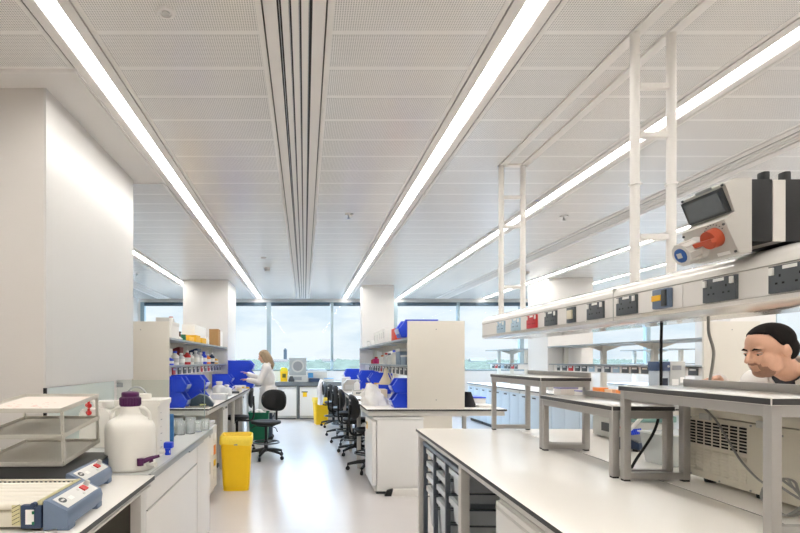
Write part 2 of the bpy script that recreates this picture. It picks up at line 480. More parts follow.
# drawer tower and pedestal further along
t = thing('drawer_tower', 'black framed tower of grey drawers behind the bench leg', 'drawer unit', BL(.24, -1.85, 0), TH)
mb = MB()
for z in (.06, .2, .34, .48, .62, .76): mb.box(0, 0, z, .45, .42, z+.02)
for xx in (0, .43):
    for yy in (0, .40): mb.box(xx, yy, 0.0, xx+.02, yy+.02, .78)
mb.build('frame', BLACK, t)
for k in range(5):
    d = B(.006, .025, .085+k*.14, .44, .395, .19+k*.14, bev=.006).build('drawer', GREY, t)
    B(-.006, .15, .155+k*.14, .006, .27, .17+k*.14).build('handle', BLACK, d)
t = thing('drawer_pedestal', 'pale grey drawer pedestal under the near edge of the right bench', 'drawer unit', BL(.014, -2.50, 0), TH)
B(.02, 0, .05, .55, .64, .80).build('body', LAM, t)
d = B(0, 0, .62, .02, .64, .785, bev=.002).build('drawer', LAM, t)
MB().prism([(-.004,.79),(.02,.83),(.06,.83),(.06,.822),(.026,.822),(.006,.79)], 'y', 0, .64).build('handle_rail', FRAMEW, d)
B(0, 0, .34, .02, .64, .612, bev=.002).build('drawer', LAM, t); B(0, 0, .06, .02, .64, .332, bev=.002).build('drawer', LAM, t)
B(.0, -.0, .80, .55, .64, .822).build('top', LAM, t)
for xx in (.06, .5):
    for yy in (.06, .58): MB().cyl((xx, yy, 0), (xx, yy, .06), .02).build('castor', BLACK, t)

# ------------------------------------------------------------------ over-bench frames
def overshelf(label, x0, x1, y1, y0, h, rear_block=False):
    """local: width along x, length along y (y0 near, y1 far), standing on the worktop"""
    t = thing('bench_riser', label, 'bench shelf', BL(x0, y0, BH), TH, 'raised shelves standing on the right bench')
    W, L, q = x1-x0, y1-y0, .032
    for yy in (0, L-q):
        for xx in (0, W-q):
            l = B(xx, yy, .008, xx+q, yy+q, h-.025, bev=.003).build('leg', FRAME, t)
            B(xx+.002, yy+.002, 0, xx+q-.002, yy+q-.002, .009).build('foot', BLACK, l)
        B(q, yy+.002, .009, W-q, yy+q-.002, .009+q, bev=.002).build('foot_bar', FRAME, t)
    mb = MB()
    for xx in (0, W-q): mb.box(xx+.001, q, h-.060, xx+q-.001, L-q, h-.025)
    for yy in (0, L-q): mb.box(q, yy+.001, h-.060, W-q, yy+q-.001, h-.025)
    mb.build('top_rail', FRAME, t)
    B(-.006, -.006, h-.025, W+.006, L+.006, h, bev=.003, top=0, side=1).build('shelf_board', [M('riser_top', '#cfccc7', .2, var=.03), CORE], t)
    B(W-.012, .0, h, W+.004, L, h+.03, bev=.002).build('upstand', FRAME, t)
    return t
overshelf('farthest raised shelf on the right bench, standing at its far end', .597, .897, -.035, -.965, .447)
overshelf('lower middle raised shelf on the right bench between two taller ones', .59, .868, -.985, -1.755, .340)
overshelf('nearest and tallest raised shelf on the right bench, in front of the beige unit', .608, .905, -1.782, -2.575, .437)

# ------------------------------------------------------------------ beige bench-top unit behind the nearest riser
t = thing('benchtop_chiller', 'beige vented bench-top unit behind the nearest raised shelf', 'lab unit', BL(.945, -1.73, BH), TH)
Lb, Wb, z0, z1 = -.93, .35, .022, .30
B(0, Lb, z0, Wb, 0, z1, bev=.006).build('body', BEIGE, t)
lid = B(-.004, Lb-.004, z1+.004, Wb+.004, .004, z1+.062, bev=.008).build('lid', BEIGE, t)
for yy in (-.13, -.43, -.70):
    B(-.016, yy-.03, z1-.012, -.002, yy+.03, z1+.016, bev=.003).build('hinge', LGREY, t)
mb = MB(); lo = MB()
for c in range(7):
    y = -.022 - c*.047
    for r_ in range(8):
        z = z1-.022-.0135*r_
        mb.box(-.0015, y-.036, z-.0085, .004, y, z)
        z = z1-.142-.0135*r_
        lo.prism([(-.0045, z-.008), (0, z), (.003, z), (.003, z-.01)], 'y', y-.036, y)
mb.build('vent_slot', HOLE, t); lo.build('louvre', BEIGE, t)
for yy, zz in ((-.03, z1-.01), (-.36, z1-.01), (-.03, .03), (-.2, .03), (-.36, .03), (-.5, z1-.03)):
    MB().cyl((-.003, yy, zz), (.002, yy, zz), .004, seg=10).build('screw', GREY, t)
for yy in (-.60, -.63): MB().cyl((-.008, yy, z1-.01), (.002, yy, z1-.01), .009, seg=14).build('knob', GREY, t)
for yy in (-.08, -.36, -.66, -.88):
    for xx in (.05, Wb-.05):
        MB().cyl((xx, yy, 0), (xx, yy, z0+.002), .022, .026).build('foot', RUB, t)
for k in range(3): B(-.035, -.66-.055*k, .035, .0, -.625-.055*k, .075, bev=.004).build('mains_inlet', BLACK, t)

# grey power cable: down the unit's face to a coil on the worktop, and back to the inlet
pts = [BL(.915, -1.86, 1.253), BL(.925, -1.93, 1.20), BL(.925, -2.0, 1.12), BL(.92, -2.08, 1.04), BL(.905, -2.2, .985)]
coil = []
for k in range(46):
    a = k/46*2*math.pi*3 + 1.2
    coil.append(BL(.865 + .012*math.sin(k*1.3) - .02*(k/46), -2.335+.07*math.cos(a), .970+.062*math.sin(a)))
pts = pts + coil + [BL(.88, -2.36, .975), BL(.90, -2.40, .965)]
solo(MB().tube(spline(pts, 4), .0042, seg=8), 'power_cable', M('grey_cable', '#8b8a86', .5, var=.05), 'grey power cable coiled beside the beige unit, behind a shelf leg', 'cable')

# ------------------------------------------------------------------ blue rack and small things beyond the nearest risers
t = thing('tube_rack', 'blue tube rack standing on the right bench seen under the nearest raised shelf', 'tube rack', BL(1.20, -.93, BH), R(28))
MB().prism([(-.075,.012),(.075,.012),(.075,.05),(.03,.085),(-.075,.05)], 'x', -.11, .11, bev=.004).build('body', DBLUE, t)
for xx in (-.10, .10):
    for yy in (-.055, .055): B(xx-.015, yy-.015, 0, xx+.015, yy+.015, .014).build('foot', BLACK, t)
mb = MB()
for k in range(9):
    mb.cyl((-.09+k*.0225, .01, .06), (-.09+k*.0225, .03, .118), .008, seg=10)
mb.build('tube_row', BLUE, t)
mb = MB()
for k in range(7): mb.box(-.1, -.068+k*.012, .053+k*.0035, .1, -.063+k*.012, .066+k*.0035)
mb.build('comb', GREY, t)
solo(MB().tube([(2.03, 3.22, .99), (2.136, 3.2, 1.117), (2.2, 3.18, 1.195)], .011, seg=10), 'plastic_tube', PAPER, 'white plastic tube leaning on the blue tube rack', 'tube')
t = thing('clear_tub', 'clear plastic tub on the right bench behind the black cable', 'tub', BL(1.10, -1.42, BH), R(10))
MB().loft([[(-.1,-.08,.004),(.1,-.08,.004),(.1,.08,.004),(-.1,.08,.004)], [(-.12,-.1,.17),(.12,-.1,.17),(.12,.1,.17),(-.12,.1,.17)],
           [(-.115,-.095,.17),(.115,-.095,.17),(.115,.095,.17),(-.115,.095,.17)], [(-.096,-.076,.008),(.096,-.076,.008),(.096,.076,.008),(-.096,.076,.008)]]).build('tub', M('clear_plastic', '#e8eeee', .15, alpha=.35), t)
B(-.127, -.107, .165, .127, .107, .172).build('rim', M('clear_rim', '#eef2f2', .2, alpha=.6), t)
t = thing('instrument_box', 'low white instrument with a teal lid at the right edge of the bench', 'lab instrument', BL(1.28, -.55, BH), TH)
B(-.02, -.25, .006, .24, .25, .15, bev=.008).build('body', LGREY, t)
B(-.03, -.26, .15, .25, .26, .19, bev=.008).build('lid', M('teal_lid', '#7fa39d', .4, var=.04), t)
mb = MB(); mb.cyl((-.026, -.12, .10), (-.018, -.12, .10), .012); mb.build('button', RED, t)
B(-.026, .0, .05, -.018, .12, .11).build('display', DGREY, t)
for yy in (-.2, .2): B(.0, yy-.02, 0, .22, yy+.02, .008).build('foot', BLACK, t)

# black cable and grey hose hanging from the service spine
solo(MB().tube(spline([(1.765, 2.52, 1.648), (1.765, 2.525, 1.5), (1.768, 2.53, 1.3), (1.763, 2.54, 1.17), (1.735, 2.545, 1.08), (1.66, 2.55, .96), (1.63, 2.55, .906)], 6), .0065),
     'black_cable', RUB, 'black cable hanging from the spine down to the bench seam', 'cable')
solo(MB().tube(spline([(1.885, 2.38, 1.648), (1.887, 2.38, 1.58), (1.905, 2.375, 1.50), (1.90, 2.375, 1.43), (1.885, 2.375, 1.34), (1.885, 2.375, 1.272)], 6), .0062),
     'grey_hose', M('grey_hose', '#85847f', .5, var=.05), 'grey hose hanging in a wave from the spine beside the man', 'hose')

# ------------------------------------------------------------------ suspended service spine with sockets
SPX, SP0, SP1 = 1.715, .35, 4.29
hw = .215
GLOSSW = M('white_gloss', '#e9e6e1', .12, spec=.7, var=.01, coat=.3)
t = thing('service_spine', 'white suspended service spine with a row of sockets over the right bench', 'service spine', (SPX, 0, 0))
half = [(-hw+.004, 1.662), (-hw-.003, 1.660), (-hw+.002, 1.645), (-hw+.02, 1.640)]
up = [(-hw+.004, 1.757), (-hw-.003, 1.759), (-hw+.0, 1.780), (-hw+.018, 1.803), (-hw+.07, 1.828), (-hw+.16, 1.838)]
poly = half[::-1] + up
poly = poly + [(-x, z) for x, z in poly[::-1]]
MB().prism(poly, 'y', SP0, SP1).build('casing', GLOSSW, t)
mb = MB(); k = [(x*.985, z) for x, z in poly]
MB().prism([(x*1.005, 1.74+(z-1.74)*1.02) for x, z in poly], 'y', SP1, SP1+.012, bev=.003).build('end_cap', M('cap_grey', '#cfcdc9', .4, var=.03), t)
mb = MB()
for s in (-1, 1): mb.box(s*(hw-.002), SP0, 1.664, s*(hw+.0005), SP1, 1.755)
mb.build('front_panel', WHITE, t)
mb = MB()
mb.box(-hw-.004, 2.472, 1.641, -hw+.03, 2.475, 1.80)
mb.build('panel_joint', LGREY, t)
def socket(parent, x, y, z, face=-1, wid=.146, plate=SOCK, rock=True, kind='socket', proud=.013):
    """face -1 looks to -x; built along y"""
    h = .086; f = face
    mb = MB(); mb.box(x, y-wid/2, z-h/2, x+f*proud, y+wid/2, z+h/2, bev=.002)
    n = 2 if wid > .1 else 1
    s = mb.build(kind, plate, parent)
    pin = MB(); xf = x+f*proud
    for g in range(n):
        yc = y + ((g-.5)*.066 if n == 2 else 0)
        pin.box(xf-f*.001, yc-.003, z+.006, xf+f*.0006, yc+.003, z+.0145)
        for q in (-1, 1): pin.box(xf-f*.001, yc+q*.0115-.004, z-.0165, xf+f*.0006, yc+q*.0115+.004, z-.0105)
    pin.build('pin_hole', HOLE, s)
    if rock:
        for q in ((-1, 1) if n == 2 else (1,)):
            yc = y + q*(wid/2-.014)
            MB().box(xf-f*.002, yc-.007, z+.014, xf+f*.006, yc+.007, z+.038, bev=.001).build('rocker_switch', PAPER, s)
        B(xf-f*.001, y-.024, z+.029, xf+f*.0008, y+.024, z+.040).build('label_strip', PAPER, s)
    return s
x = -hw+.002
for y, kd in ((3.88, 'b'), (3.61, 'b'), (3.35, 'r'), (3.095, 'g'), (2.62, 'g'), (2.365, 'g'), (1.835, 'g'), (1.565, 'g'), (1.2, 'g')):
    socket(t, x, y, 1.708, -1, plate={'b': SOCKB, 'r': RED, 'g': SOCK}[kd])
# fused switch and isolator
s = B(x, 2.815, 1.665, x-.013, 2.90, 1.751, bev=.002).build('fused_switch', SOCK, t)
B(x-.012, 2.832, 1.685, x-.022, 2.882, 1.735, bev=.003).build('fuse_carrier', M('ivory', '#ddd3bc', .4, var=.03), s)
s = B(x, 2.02, 1.662, x-.006, 2.20, 1.754, bev=.002).build('isolator', WHITE, t)
B(x-.005, 2.07, 1.668, x-.028, 2.165, 1.75, bev=.006).build('isolator_body', SLATE, s)
B(x-.027, 2.105, 1.70, x-.034, 2.16, 1.724, bev=.002).build('warning_label', M('amber', '#e9b32c', .5, var=.04), s)
B(x-.027, 2.075, 1.675, x-.036, 2.10, 1.742, bev=.003).build('isolator_lever', DGREY, s)
for y in (2.62, 3.1, 3.88): socket(t, hw-.002, y, 1.708, 1)

# hangers: ladder shaped drops from the ceiling to the spine
def hanger(y, label):
    t = thing('ceiling_hanger', label, 'support frame', (SPX, y, 1.84), 0, 'white ladder hangers of the service spine')
    for xx in (-.0895, .0895):
        MB().tube([(xx, 0, -.012), (xx, 0, ZC-1.84)], .0215, seg=14).build('post', WHITE, t)
        MB().cyl((xx, 0, .475), (xx, 0, .485), .028).build('collar', WHITE, t)
        B(xx-.03, -.006, .477, xx+.035, .006, .484).build('clamp', LGREY, t)
    for z in (.96, .72, .22):
        B(-.07, -.016, z-.013, .07, .016, z+.013, bev=.003).build('rung', WHITE, t)
    return t
hanger(2.51, 'nearer tall white ladder hanger between ceiling and spine')
hanger(4.215, 'farther white ladder hanger holding the far end of the spine')
hanger(.8, 'white ladder hanger of the spine nearest the camera')

# ------------------------------------------------------------------ power unit on top of the spine
t = thing('power_outlet_unit', 'grey power unit with orange rotary switch and blue plug on top of the spine', 'power unit', (0, 0, 0))
ENC = M('enclosure_grey', '#bdbab4', .45, var=.03)
ya, yb = 1.67, 1.86
prof = [(1.466, 1.806), (1.466, 2.052), (1.41, 2.050), (1.374, 2.032), (1.412, 1.940), (1.374, 1.914), (1.424, 1.803)]
MB().prism(prof, 'y', ya, yb, bev=.003).build('front_cover', ENC, t)
B(1.466, ya+.004, 1.842, 1.537, yb-.004, 2.048, bev=.004).build('back_box', BLACK, t)
B(1.537, ya+.002, 1.842, 1.577, yb, 2.044).build('mounting_plate', M('plate_white', '#d7d3cc', .5, var=.02), t)
B(1.577, ya+.004, 1.842, 1.75, yb-.004, 2.048, bev=.004).build('back_box', BLACK, t)
for xx in (1.515, 1.585): B(xx, ya+.012, 2.04, xx+.022, ya+.04, 2.078, bev=.006).build('cover_clip', BLACK, t)
def P(u, v, off, a0, a1):
    """point on a tilted face: u along y, v 0 top .. 1 bottom, off outwards"""
    (xa, za), (xb, zb) = a0, a1
    d = Vector((xb-xa, 0, zb-za)).normalized(); nrm = Vector((d.z, 0, -d.x))
    if nrm.x > 0: nrm = -nrm
    return Vector((xa+(xb-xa)*v, u, za+(zb-za)*v)) + nrm*off
F1 = ((1.374, 2.032), (1.412, 1.940)); F2 = ((1.374, 1.914), (1.424, 1.803))
def slab(mb, F, u0, u1, v0, v1, o0, o1):
    a = [P(u, v, o, *F) for o in (o0, o1) for u, v in ((u0,v0),(u1,v0),(u1,v1),(u0,v1))]
    mb.loft([a[:4], a[4:]]); return mb
wn = slab(MB(), F1, ya+.012, yb-.004, .10, .94, -.002, .010).build('window_frame', M('smoke_frame', '#2f3336', .35, var=.08), t)
slab(MB(), F1, ya+.024, yb-.016, .2, .86, .009, .012).build('smoked_window', M('smoked_window', '#5a6166', .08, spec=.8, var=.2, scale=25), wn)
slab(MB(), F1, ya+.05, yb-.07, -.06, .04, .0, .002).build('rating_label', GREY, t)
for u in (ya+.008, yb-.006):
    for v, F in ((.03, F1), (.12, F2), (.92, F2)): MB().cyl(P(u, v, -.002, *F), P(u, v, .004, *F), .004, seg=10).build('screw', DGREY, t)
# rotary switch
c0, c1 = P(1.728, .40, 0, *F2), P(1.728, .40, .006, *F2); c2 = P(1.728, .40, .030, *F2)
sw = MB().cyl(c0, c2, .034, .031, seg=24).build('rotary_switch', M('switch_orange', '#b24a2c', .4, var=.05), t)
hb = MB(); slab(hb, F2, 1.697, 1.782, .37, .49, .028, .045)
hb.build('switch_grip', M('switch_orange', '#b24a2c'), sw)
slab(MB(), F2, 1.70, 1.75, .86, .95, 0, .002).build('switch_label', PAPER, t)
mb = MB()
for k in range(9):
    a = R(150 - k*15); u = 1.728 + .044*math.cos(a); v = .40 - .044*math.sin(a)/.122
    slab(mb, F2, u-.002, u+.002, v-.012, v+.012, 0, .0015)
mb.build('dial_mark', DGREY, t)
# blue industrial socket
q0, q1, q2 = P(1.812, .55, 0, *F2), P(1.812, .55, .022, *F2), P(1.812, .55, .07, *F2)
pl = MB().cyl(q0, q1, .042, .036, seg=24).build('plug_socket', LGREY, t)
MB().cyl(q1, q2, .038, .040, seg=24).build('collar', M('plug_white', '#d6d4cf', .4, var=.03), pl)
q3 = P(1.812, .55, .074, *F2)
MB().cyl(q2, q3, .026, .025, seg=24).build('blue_cap', M('cap_blue', '#25559c', .4, var=.05), pl)
slab(MB(), F2, 1.802, 1.823, .47, .62, .074, .076).build('cap_mark', LGREY, pl)
mb = MB()
for k in range(10):
    a = k/10*2*math.pi; e1 = Vector((0,1,0)); e2 = (P(0,1,0,*F2)-P(0,0,0,*F2)).normalized()
    dd = (e1*math.cos(a)+e2*math.sin(a))*.040
    mb.cyl(q1+dd+(q2-q1)*.1, q1+dd+(q2-q1)*.95, .004, seg=6)
mb.build('grip_rib', M('plug_white', '#d6d4cf'), pl)
B(1.42, ya+.06, 2.048, 1.455, ya+.11, 2.058, bev=.002).build('top_lug', LGREY, t)
mb = MB(); mb.box(1.62, ya+.03, 1.839, 1.75, yb-.03, 1.843); mb.build('base', BLACK, t)

# small ceiling fittings
def fitting(name, label, cat, x, y, kind):
    t = thing(name, label, cat, (x, y, ZC), 0)
    if kind == 'spot':
        MB().lathe([(0,0),(.042,0),(.045,-.004),(.038,-.010),(.026,-.010),(.024,-.004),(0,-.004)], seg=28).build('bezel', WHITE, t)
        MB().lathe([(0,-.003),(.018,-.003),(.016,-.010),(0,-.012)], seg=20).build('sensor', LGREY, t)
    elif kind == 'dome':
        MB().lathe([(0,0),(.055,0),(.055,-.02),(0,-.02)], seg=24).build('base', WHITE, t)
        MB().lathe([(0,-.02),(.048,-.02),(.048,-.045),(.03,-.06),(0,-.062)], seg=24).build('chamber', LGREY, t)
    else:
        MB().cyl((0,0,.002),(0,0,-.008),.045).build('rose', WHITE, t); MB().cyl((0,0,-.008),(0,0,-.05),.008).build('stem', STEEL, t)
        MB().cyl((0,0,-.05),(0,0,-.054),.022).build('deflector', STEEL, t)
fitting('ceiling_sensor', 'round white sensor in the ceiling near the camera, left of the middle vent', 'sensor', -.643, 2.367, 'spot')
fitting('smoke_detector', 'smoke detector on the ceiling left of the middle slot vent, far back', 'smoke detector', -.653, 8.88, 'dome')
fitting('smoke_detector', 'smoke detector on the ceiling seen beside the farther ladder hanger', 'smoke detector', 4.03, 9.28, 'dome')
fitting('sprinkler', 'sprinkler head in the ceiling between the middle vent and the middle light strip', 'sprinkler', .49, 5.62, 's')
fitting('sprinkler', 'sprinkler head in the ceiling left of the right hand slot vent', 'sprinkler', 2.9, 5.7, 's')
fitting('sprinkler', 'sprinkler head in the far left ceiling beyond the near column', 'sprinkler', -3.09, 9.39, 's')
fitting('ceiling_sensor', 'flat round sensor in the ceiling just before the far smoke detector', 'sensor', -.64, 8.0, 'spot')
# ------------------------------------------------------------------ left bench, near part
def bench_top(parent, x0, y0, x1, y1, z, th=.022):
    return B(x0, y0, z-th, x1, y1, z, bev=.0015, top=0, side=1).build('worktop', [TOP, CORE], parent)
LX, LW = -.722, -1.50
t = thing('lab_bench', 'cream topped bench in the left foreground carrying the roller mixers', 'lab bench', (LX, 2.46, 0))
bench_top(t, LW-LX-.25, -4.4, 0, 0, .90)
mb = MB(); mb.box(LW-LX-.2, -4.38, .845, -.02, -.02, .877)
mb.build('apron', FRAMEW, t)
B(-.018, -4.38, .850, -.012, -.02, .858).build('edge_trim', FRAMEW, t)
for yy in (-.10, -1.7, -3.4):
    for xx in (-.085, -.75): B(xx, yy, 0, xx+.05, yy+.08, .845, bev=.004).build('leg', FRAMEW, t)
B(-.60, -4.3, .0, -.58, -.11, .845).build('modesty_panel', M('taupe_panel', '#6a675f', .6, var=.03), t)
B(-.70, -.02, .0, -.09, -.002, .845).build('side_panel', M('taupe_panel', '#6a675f'), t)

# roller mixers
def mixer(label, loc, rz, rollers, Lh=.30):
    """local: x 0 = control head ridge; head to +x, platform to -x; y 0..Lh"""
    t = thing('roller_mixer', label, 'roller mixer', loc, rz)
    prof = [(-.012,.0),(.068,.012),(.072,.045),(.066,.066),(.005,.098),(-.006,.101),(-.012,.097)]
    hd = MB().prism(prof, 'y', 0, Lh, bev=.006).build('control_head', SLATE, t)
    a, b_ = Vector((.0615,0,.0675)), Vector((.0085,0,.0965)); d = (b_-a); n = Vector((-d.z, 0, d.x)).normalized(); n = n if n.z > 0 else -n
    def pl(y0, y1, v0, v1, o=.0015, o0=-.004):
        m = MB(); q = [a+d*v+Vector((0,y,0)) for y,v in ((y0,v0),(y1,v0),(y1,v1),(y0,v1))]
        return m.loft([[p+n*o0 for p in q], [p+n*o for p in q]])
    fp = pl(.022, Lh-.02, .04, .98).build('control_panel', M('control_panel', '#d9d9d6', .4, var=.02), hd)
    pl(Lh-.10, Lh-.066, .38, .78, .006).build('power_switch', RED, hd)
    c = a+d*.62+Vector((0, .052, 0))
    mb = MB(); r0 = [c + Vector((0,1,0))*.019*math.cos(k*math.pi/10) + d.normalized()*.013*math.sin(k*math.pi/10) for k in range(20)]
    mb.loft([[p+n*.0 for p in r0], [p+n*.0025 for p in r0]]); mb.build('maker_badge', DGREY, hd)
    m = pl(.041, .063, .56, .68, .003); m.build('badge_script', LGREY, hd)
    pl(.085, .115, .35, .62, .0022).build('printed_panel', PAPER, hd)
    for v in (.3, .7): pl(Lh-.125, Lh-.112, v-.1, v+.05, .0022).build('printed_mark', LGREY, hd)
    k0 = a+d*.72+Vector((0, Lh-.043, 0))
    MB().cyl(k0, k0+n*.018, .011, .009).build('speed_knob', LGREY, hd)
    for yy in (.03, Lh-.03): B(.03, yy-.025, 0, .071, yy+.025, .02, bev=.004).build('foot', SLATE, hd)
    q = .055
    if rollers:
        B(-.62+q, .006, .012, -.09+q, Lh-.006, .058, bev=.006).build('base', BEIGE, t)
        B(-.135+q, -.004, .010, -.07+q, .02, .085, bev=.003).build('end_plate', DBLUE, t)
        B(-.118+q, -.007, .025, -.092+q, -.003, .072).build('rating_plate', PAPER, t)
        for z in (.028, .062): B(-.097+q, -.0085, z-.004, -.090+q, -.006, z+.006).build('green_mark', GREEN, t)
        B(-.165+q, .004, .02, -.138+q, .0, .085).build('hazard_strip', M('hazard_pale', '#cfc79a', .5, var=.05), t)
        for k in range(5): 
            MB().prism([(-.163+q, .022+k*.013), (-.140+q, .034+k*.013), (-.140+q, .036+k*.013), (-.163+q, .024+k*.013)], 'y', -.001, .001).build('hazard_stripe', DGREY, t)
        for k in range(6):
            yy = .03 + k*(Lh-.06)/5
            MB().cyl((-.60+q, yy, .078), (-.085+q, yy, .078), .0165, seg=16).build('roller', M('roller_white', '#e7e1d4', .35, var=.02), t)
        B(-.62+q, 0, .012, -.60+q, Lh, .10, bev=.004).build('end_block', SLATE, t)
        B(-.60+q, Lh-.006, .06, -.07+q, Lh+.012, .098).build('rear_rail', BEIGE, t)
        mb = MB()
        for k in range(30): mb.box(-.59+q+k*.017, Lh-.008, .068, -.582+q+k*.017, Lh-.005, .094)
        o = mb.build('comb_slot', DGREY, t); o['kind'] = 'stuff'
        MB().prism([(-.03,.085),(-.03,.098),(-.016,.104),(-.012,.097),(-.012,.085)], 'y', .0, Lh, bev=.003).build('cover_strip', M('hazard_pale', '#cfc79a'), t)
        MB().cyl((-.09+q, .0, .088), (-.09+q, -.016, .088), .009).build('locking_knob', DBLUE, t)
    else:
        B(-.56+q, .0, .012, -.012, Lh+.28, .070, bev=.006).build('base', DBLUE, t)
        B(-.57+q, -.01, .072, -.014, Lh+.29, .082, bev=.003).build('platform', BLACK, t)
        for yy in (.04, Lh+.2): B(-.5, yy, 0, -.44, yy+.05, .014).build('foot', RUB, t)
    return t
mixer('nearest blue grey roller mixer with white rollers on the left bench', (-.833, 1.645, .90), R(1.5), True)
mixer('blue grey mixer under the three tier metal rack', (-.943, 2.035, .90), R(1.5), False)

# three tier rack
t = thing('tiered_rack', 'three tier pale metal rack with open trays on the far mixer', 'rack', (-1.26, 2.46, .985), R(2))
t.rotation_euler = (R(4.5), 0, R(2)); t.location.z = 1.004
RM = M('rack_metal', '#cfcbc1', .4, metal=.1, var=.05)
hx, hy = .19, .225
for k, z in enumerate((0.0, .122, .238)):
    tr = B(-hx, -hy, z+.002, hx, hy, z+.006).build('tray', M('rack_sheet', '#c6c2b7', .35, metal=.1, var=.06, scale=20), t)
    mb = MB()
    for s in (-1, 1):
        mb.box(s*hx, -hy, z, s*(hx-.004), hy, z+.020); mb.box(-hx, s*hy, z, hx, s*(hy-.004), z+.020)
    mb.build('lip', RM, tr)
B(-hx+.03, -hy+.03, .2445, hx-.03, hy-.03, .2475).build('paper_liner', M('stained_paper', '#e9dcd2', .8, var=.06, scale=14), t)
mb = MB()
for k in range(26):
    a_, b2 = random.uniform(-.13, .10), random.uniform(-.18, .0)
    mb.box(a_, b2, .2474, a_+random.uniform(.004,.02), b2+.004, .2479)
o = mb.build('pink_stain', M('pink_stain', '#dba79d', .8, var=.1), t); o['kind'] = 'stuff'
for sx in (-1, 1):
    for sy in (-1, 1):
        B(sx*(hx-.004)-.006, sy*(hy-.02)-.006, 0, sx*(hx-.004)+.006, sy*(hy-.02)+.006, .238).build('post', RM, t)

# carboys
t = thing('carboy', 'round white carboy with a purple screw cap and purple tap', 'carboy', (-.893, 2.615, .90))
bd = MB().lathe([(.0,.0),(.112,.0),(.122,.008),(.124,.02),(.124,.20),(.121,.222),(.108,.243),(.085,.258),(.062,.270),(.049,.285),(.048,.330),(.045,.332),(.0,.332)], seg=40).build('body', HDPE, t, ang=50)
cap = MB().lathe([(.0,.320),(.050,.320),(.0515,.327),(.0515,.362),(.048,.367),(.044,.368),(.044,.386),(.040,.391),(.0,.397)], seg=32).build('screw_cap', PURPLE, t)
for k in range(24):
    a = k/24*2*math.pi
    MB().cyl((.0512*math.cos(a), .0512*math.sin(a), .327), (.0512*math.cos(a), .0512*math.sin(a), .361), .003, seg=6).build('grip_rib', PURPLE, cap)
for s in (-1, 1):
    MB().tube(spline([(s*.045, 0, .312), (s*.07, 0, .308), (s*.094, 0, .285), (s*.099, 0, .262), (s*.095, 0, .240)], 6), .009, seg=10).build('handle', HDPE, t)
ta = MB().cyl((.10, -.055, .035), (.155, -.085, .035), .013).build('spigot', HDPE, t)
MB().cyl((.128, -.070, .035), (.128, -.070, .070), .010).build('tap_stem', PURPLE, ta)
MB().tube([(.09, -.098, .052), (.128, -.070, .066), (.165, -.055, .074)], .010, seg=8, rr=[.013,.010,.007]).build('tap_lever', PURPLE, ta)
MB().cyl((.085, -.105, .035), (.085, -.105, .07), .016).build('tap_cap', PURPLE, ta)

t = thing('carboy', 'square white carboy with a pouring lip and a blue tap behind the round one', 'carboy', (-.955, 3.03, .90))
MB().loft([[(x*1.0, y, z) for x, y in ((-.125,-.12),(.115,-.12),(.125,-.11),(.125,.11),(.115,.12),(-.125,.12))] for z in (0, .285)] +
          [[(-.13,-.125,.30),(.13,-.125,.30),(.145,-.05,.315),(.145,.05,.315),(.13,.125,.30),(-.13,.125,.30)], [(-.13,-.125,.325),(.13,-.125,.325),(.15,-.05,.325),(.15,.05,.325),(.13,.125,.325),(-.13,.125,.325)]]).build('body', HDPE, t)
for k in range(6): B(.1255, -.09, .05+k*.04, .127, -.06-(.02 if k % 2 else 0), .053+k*.04).build('volume_mark', GREY, t)
MB().cyl((.0,0,.325), (.0,0,.355), .045).build('lid', HDPE, t)
ta = MB().cyl((.12, -.10, .03), (.185, -.10, .03), .013).build('spigot', HDPE, t)
MB().cyl((.17, -.10, .012), (.17, -.10, .062), .017).build('tap_body', BLUE, ta)
B(.15, -.125, .05, .20, -.075, .085, bev=.008).build('tap_lever', BLUE, ta)
solo(B(-.06, -.01, 0, .06, .01, .21, bev=.002), 'blue_board', M('blue_card', '#2f6ea8', .6, var=.05), 'thin blue board standing between the square carboy and the sink glassware', 'board', (-.90, 3.27, .90), R(4))

t = thing('jerrycan', 'translucent white jerrycan with a ribbed cap and red taps near the column', 'jerrycan', (-1.325, 3.34, .90))
MB().prism([(-.10,0),(.10,0),(.10,.22),(.07,.25),(.055,.25),(-.08,.25),(-.10,.22)], 'y', -.13, .13, bev=.015).build('body', HDPE, t)
MB().lathe([(0,.245),(.055,.245),(.058,.25),(.058,.29),(.05,.295),(.0,.295)], c=(.045,-.03,0), seg=28).build('ribbed_cap', M('cap_white', '#eeede8', .4), t)
MB().tube(spline([(-.085,-.03,.24), (-.09,-.03,.285), (-.05,-.03,.295), (-.03,-.03,.25)], 5), .011).build('handle', HDPE, t)
for z in (.245, .29):
    k = MB().cyl((-.05,-.11,z-.02), (-.02,-.15,z-.02), .014).build('tap', RED, t)
    MB().cyl((-.028,-.142,z-.035), (-.028,-.142,z+.008), .008).build('tap_grip', RED, k)
solo(MB().lathe([(0,0),(.07,0),(.085,.02),(.088,.12),(.085,.123),(.08,.12),(.078,.025),(.0,.008)], seg=28), 'white_beaker', M('ivory_plastic','#e0d8c8',.4,var=.03), 'ivory plastic beaker at the left edge beside the tiered rack', 'beaker', (-1.555, 2.44, .90))

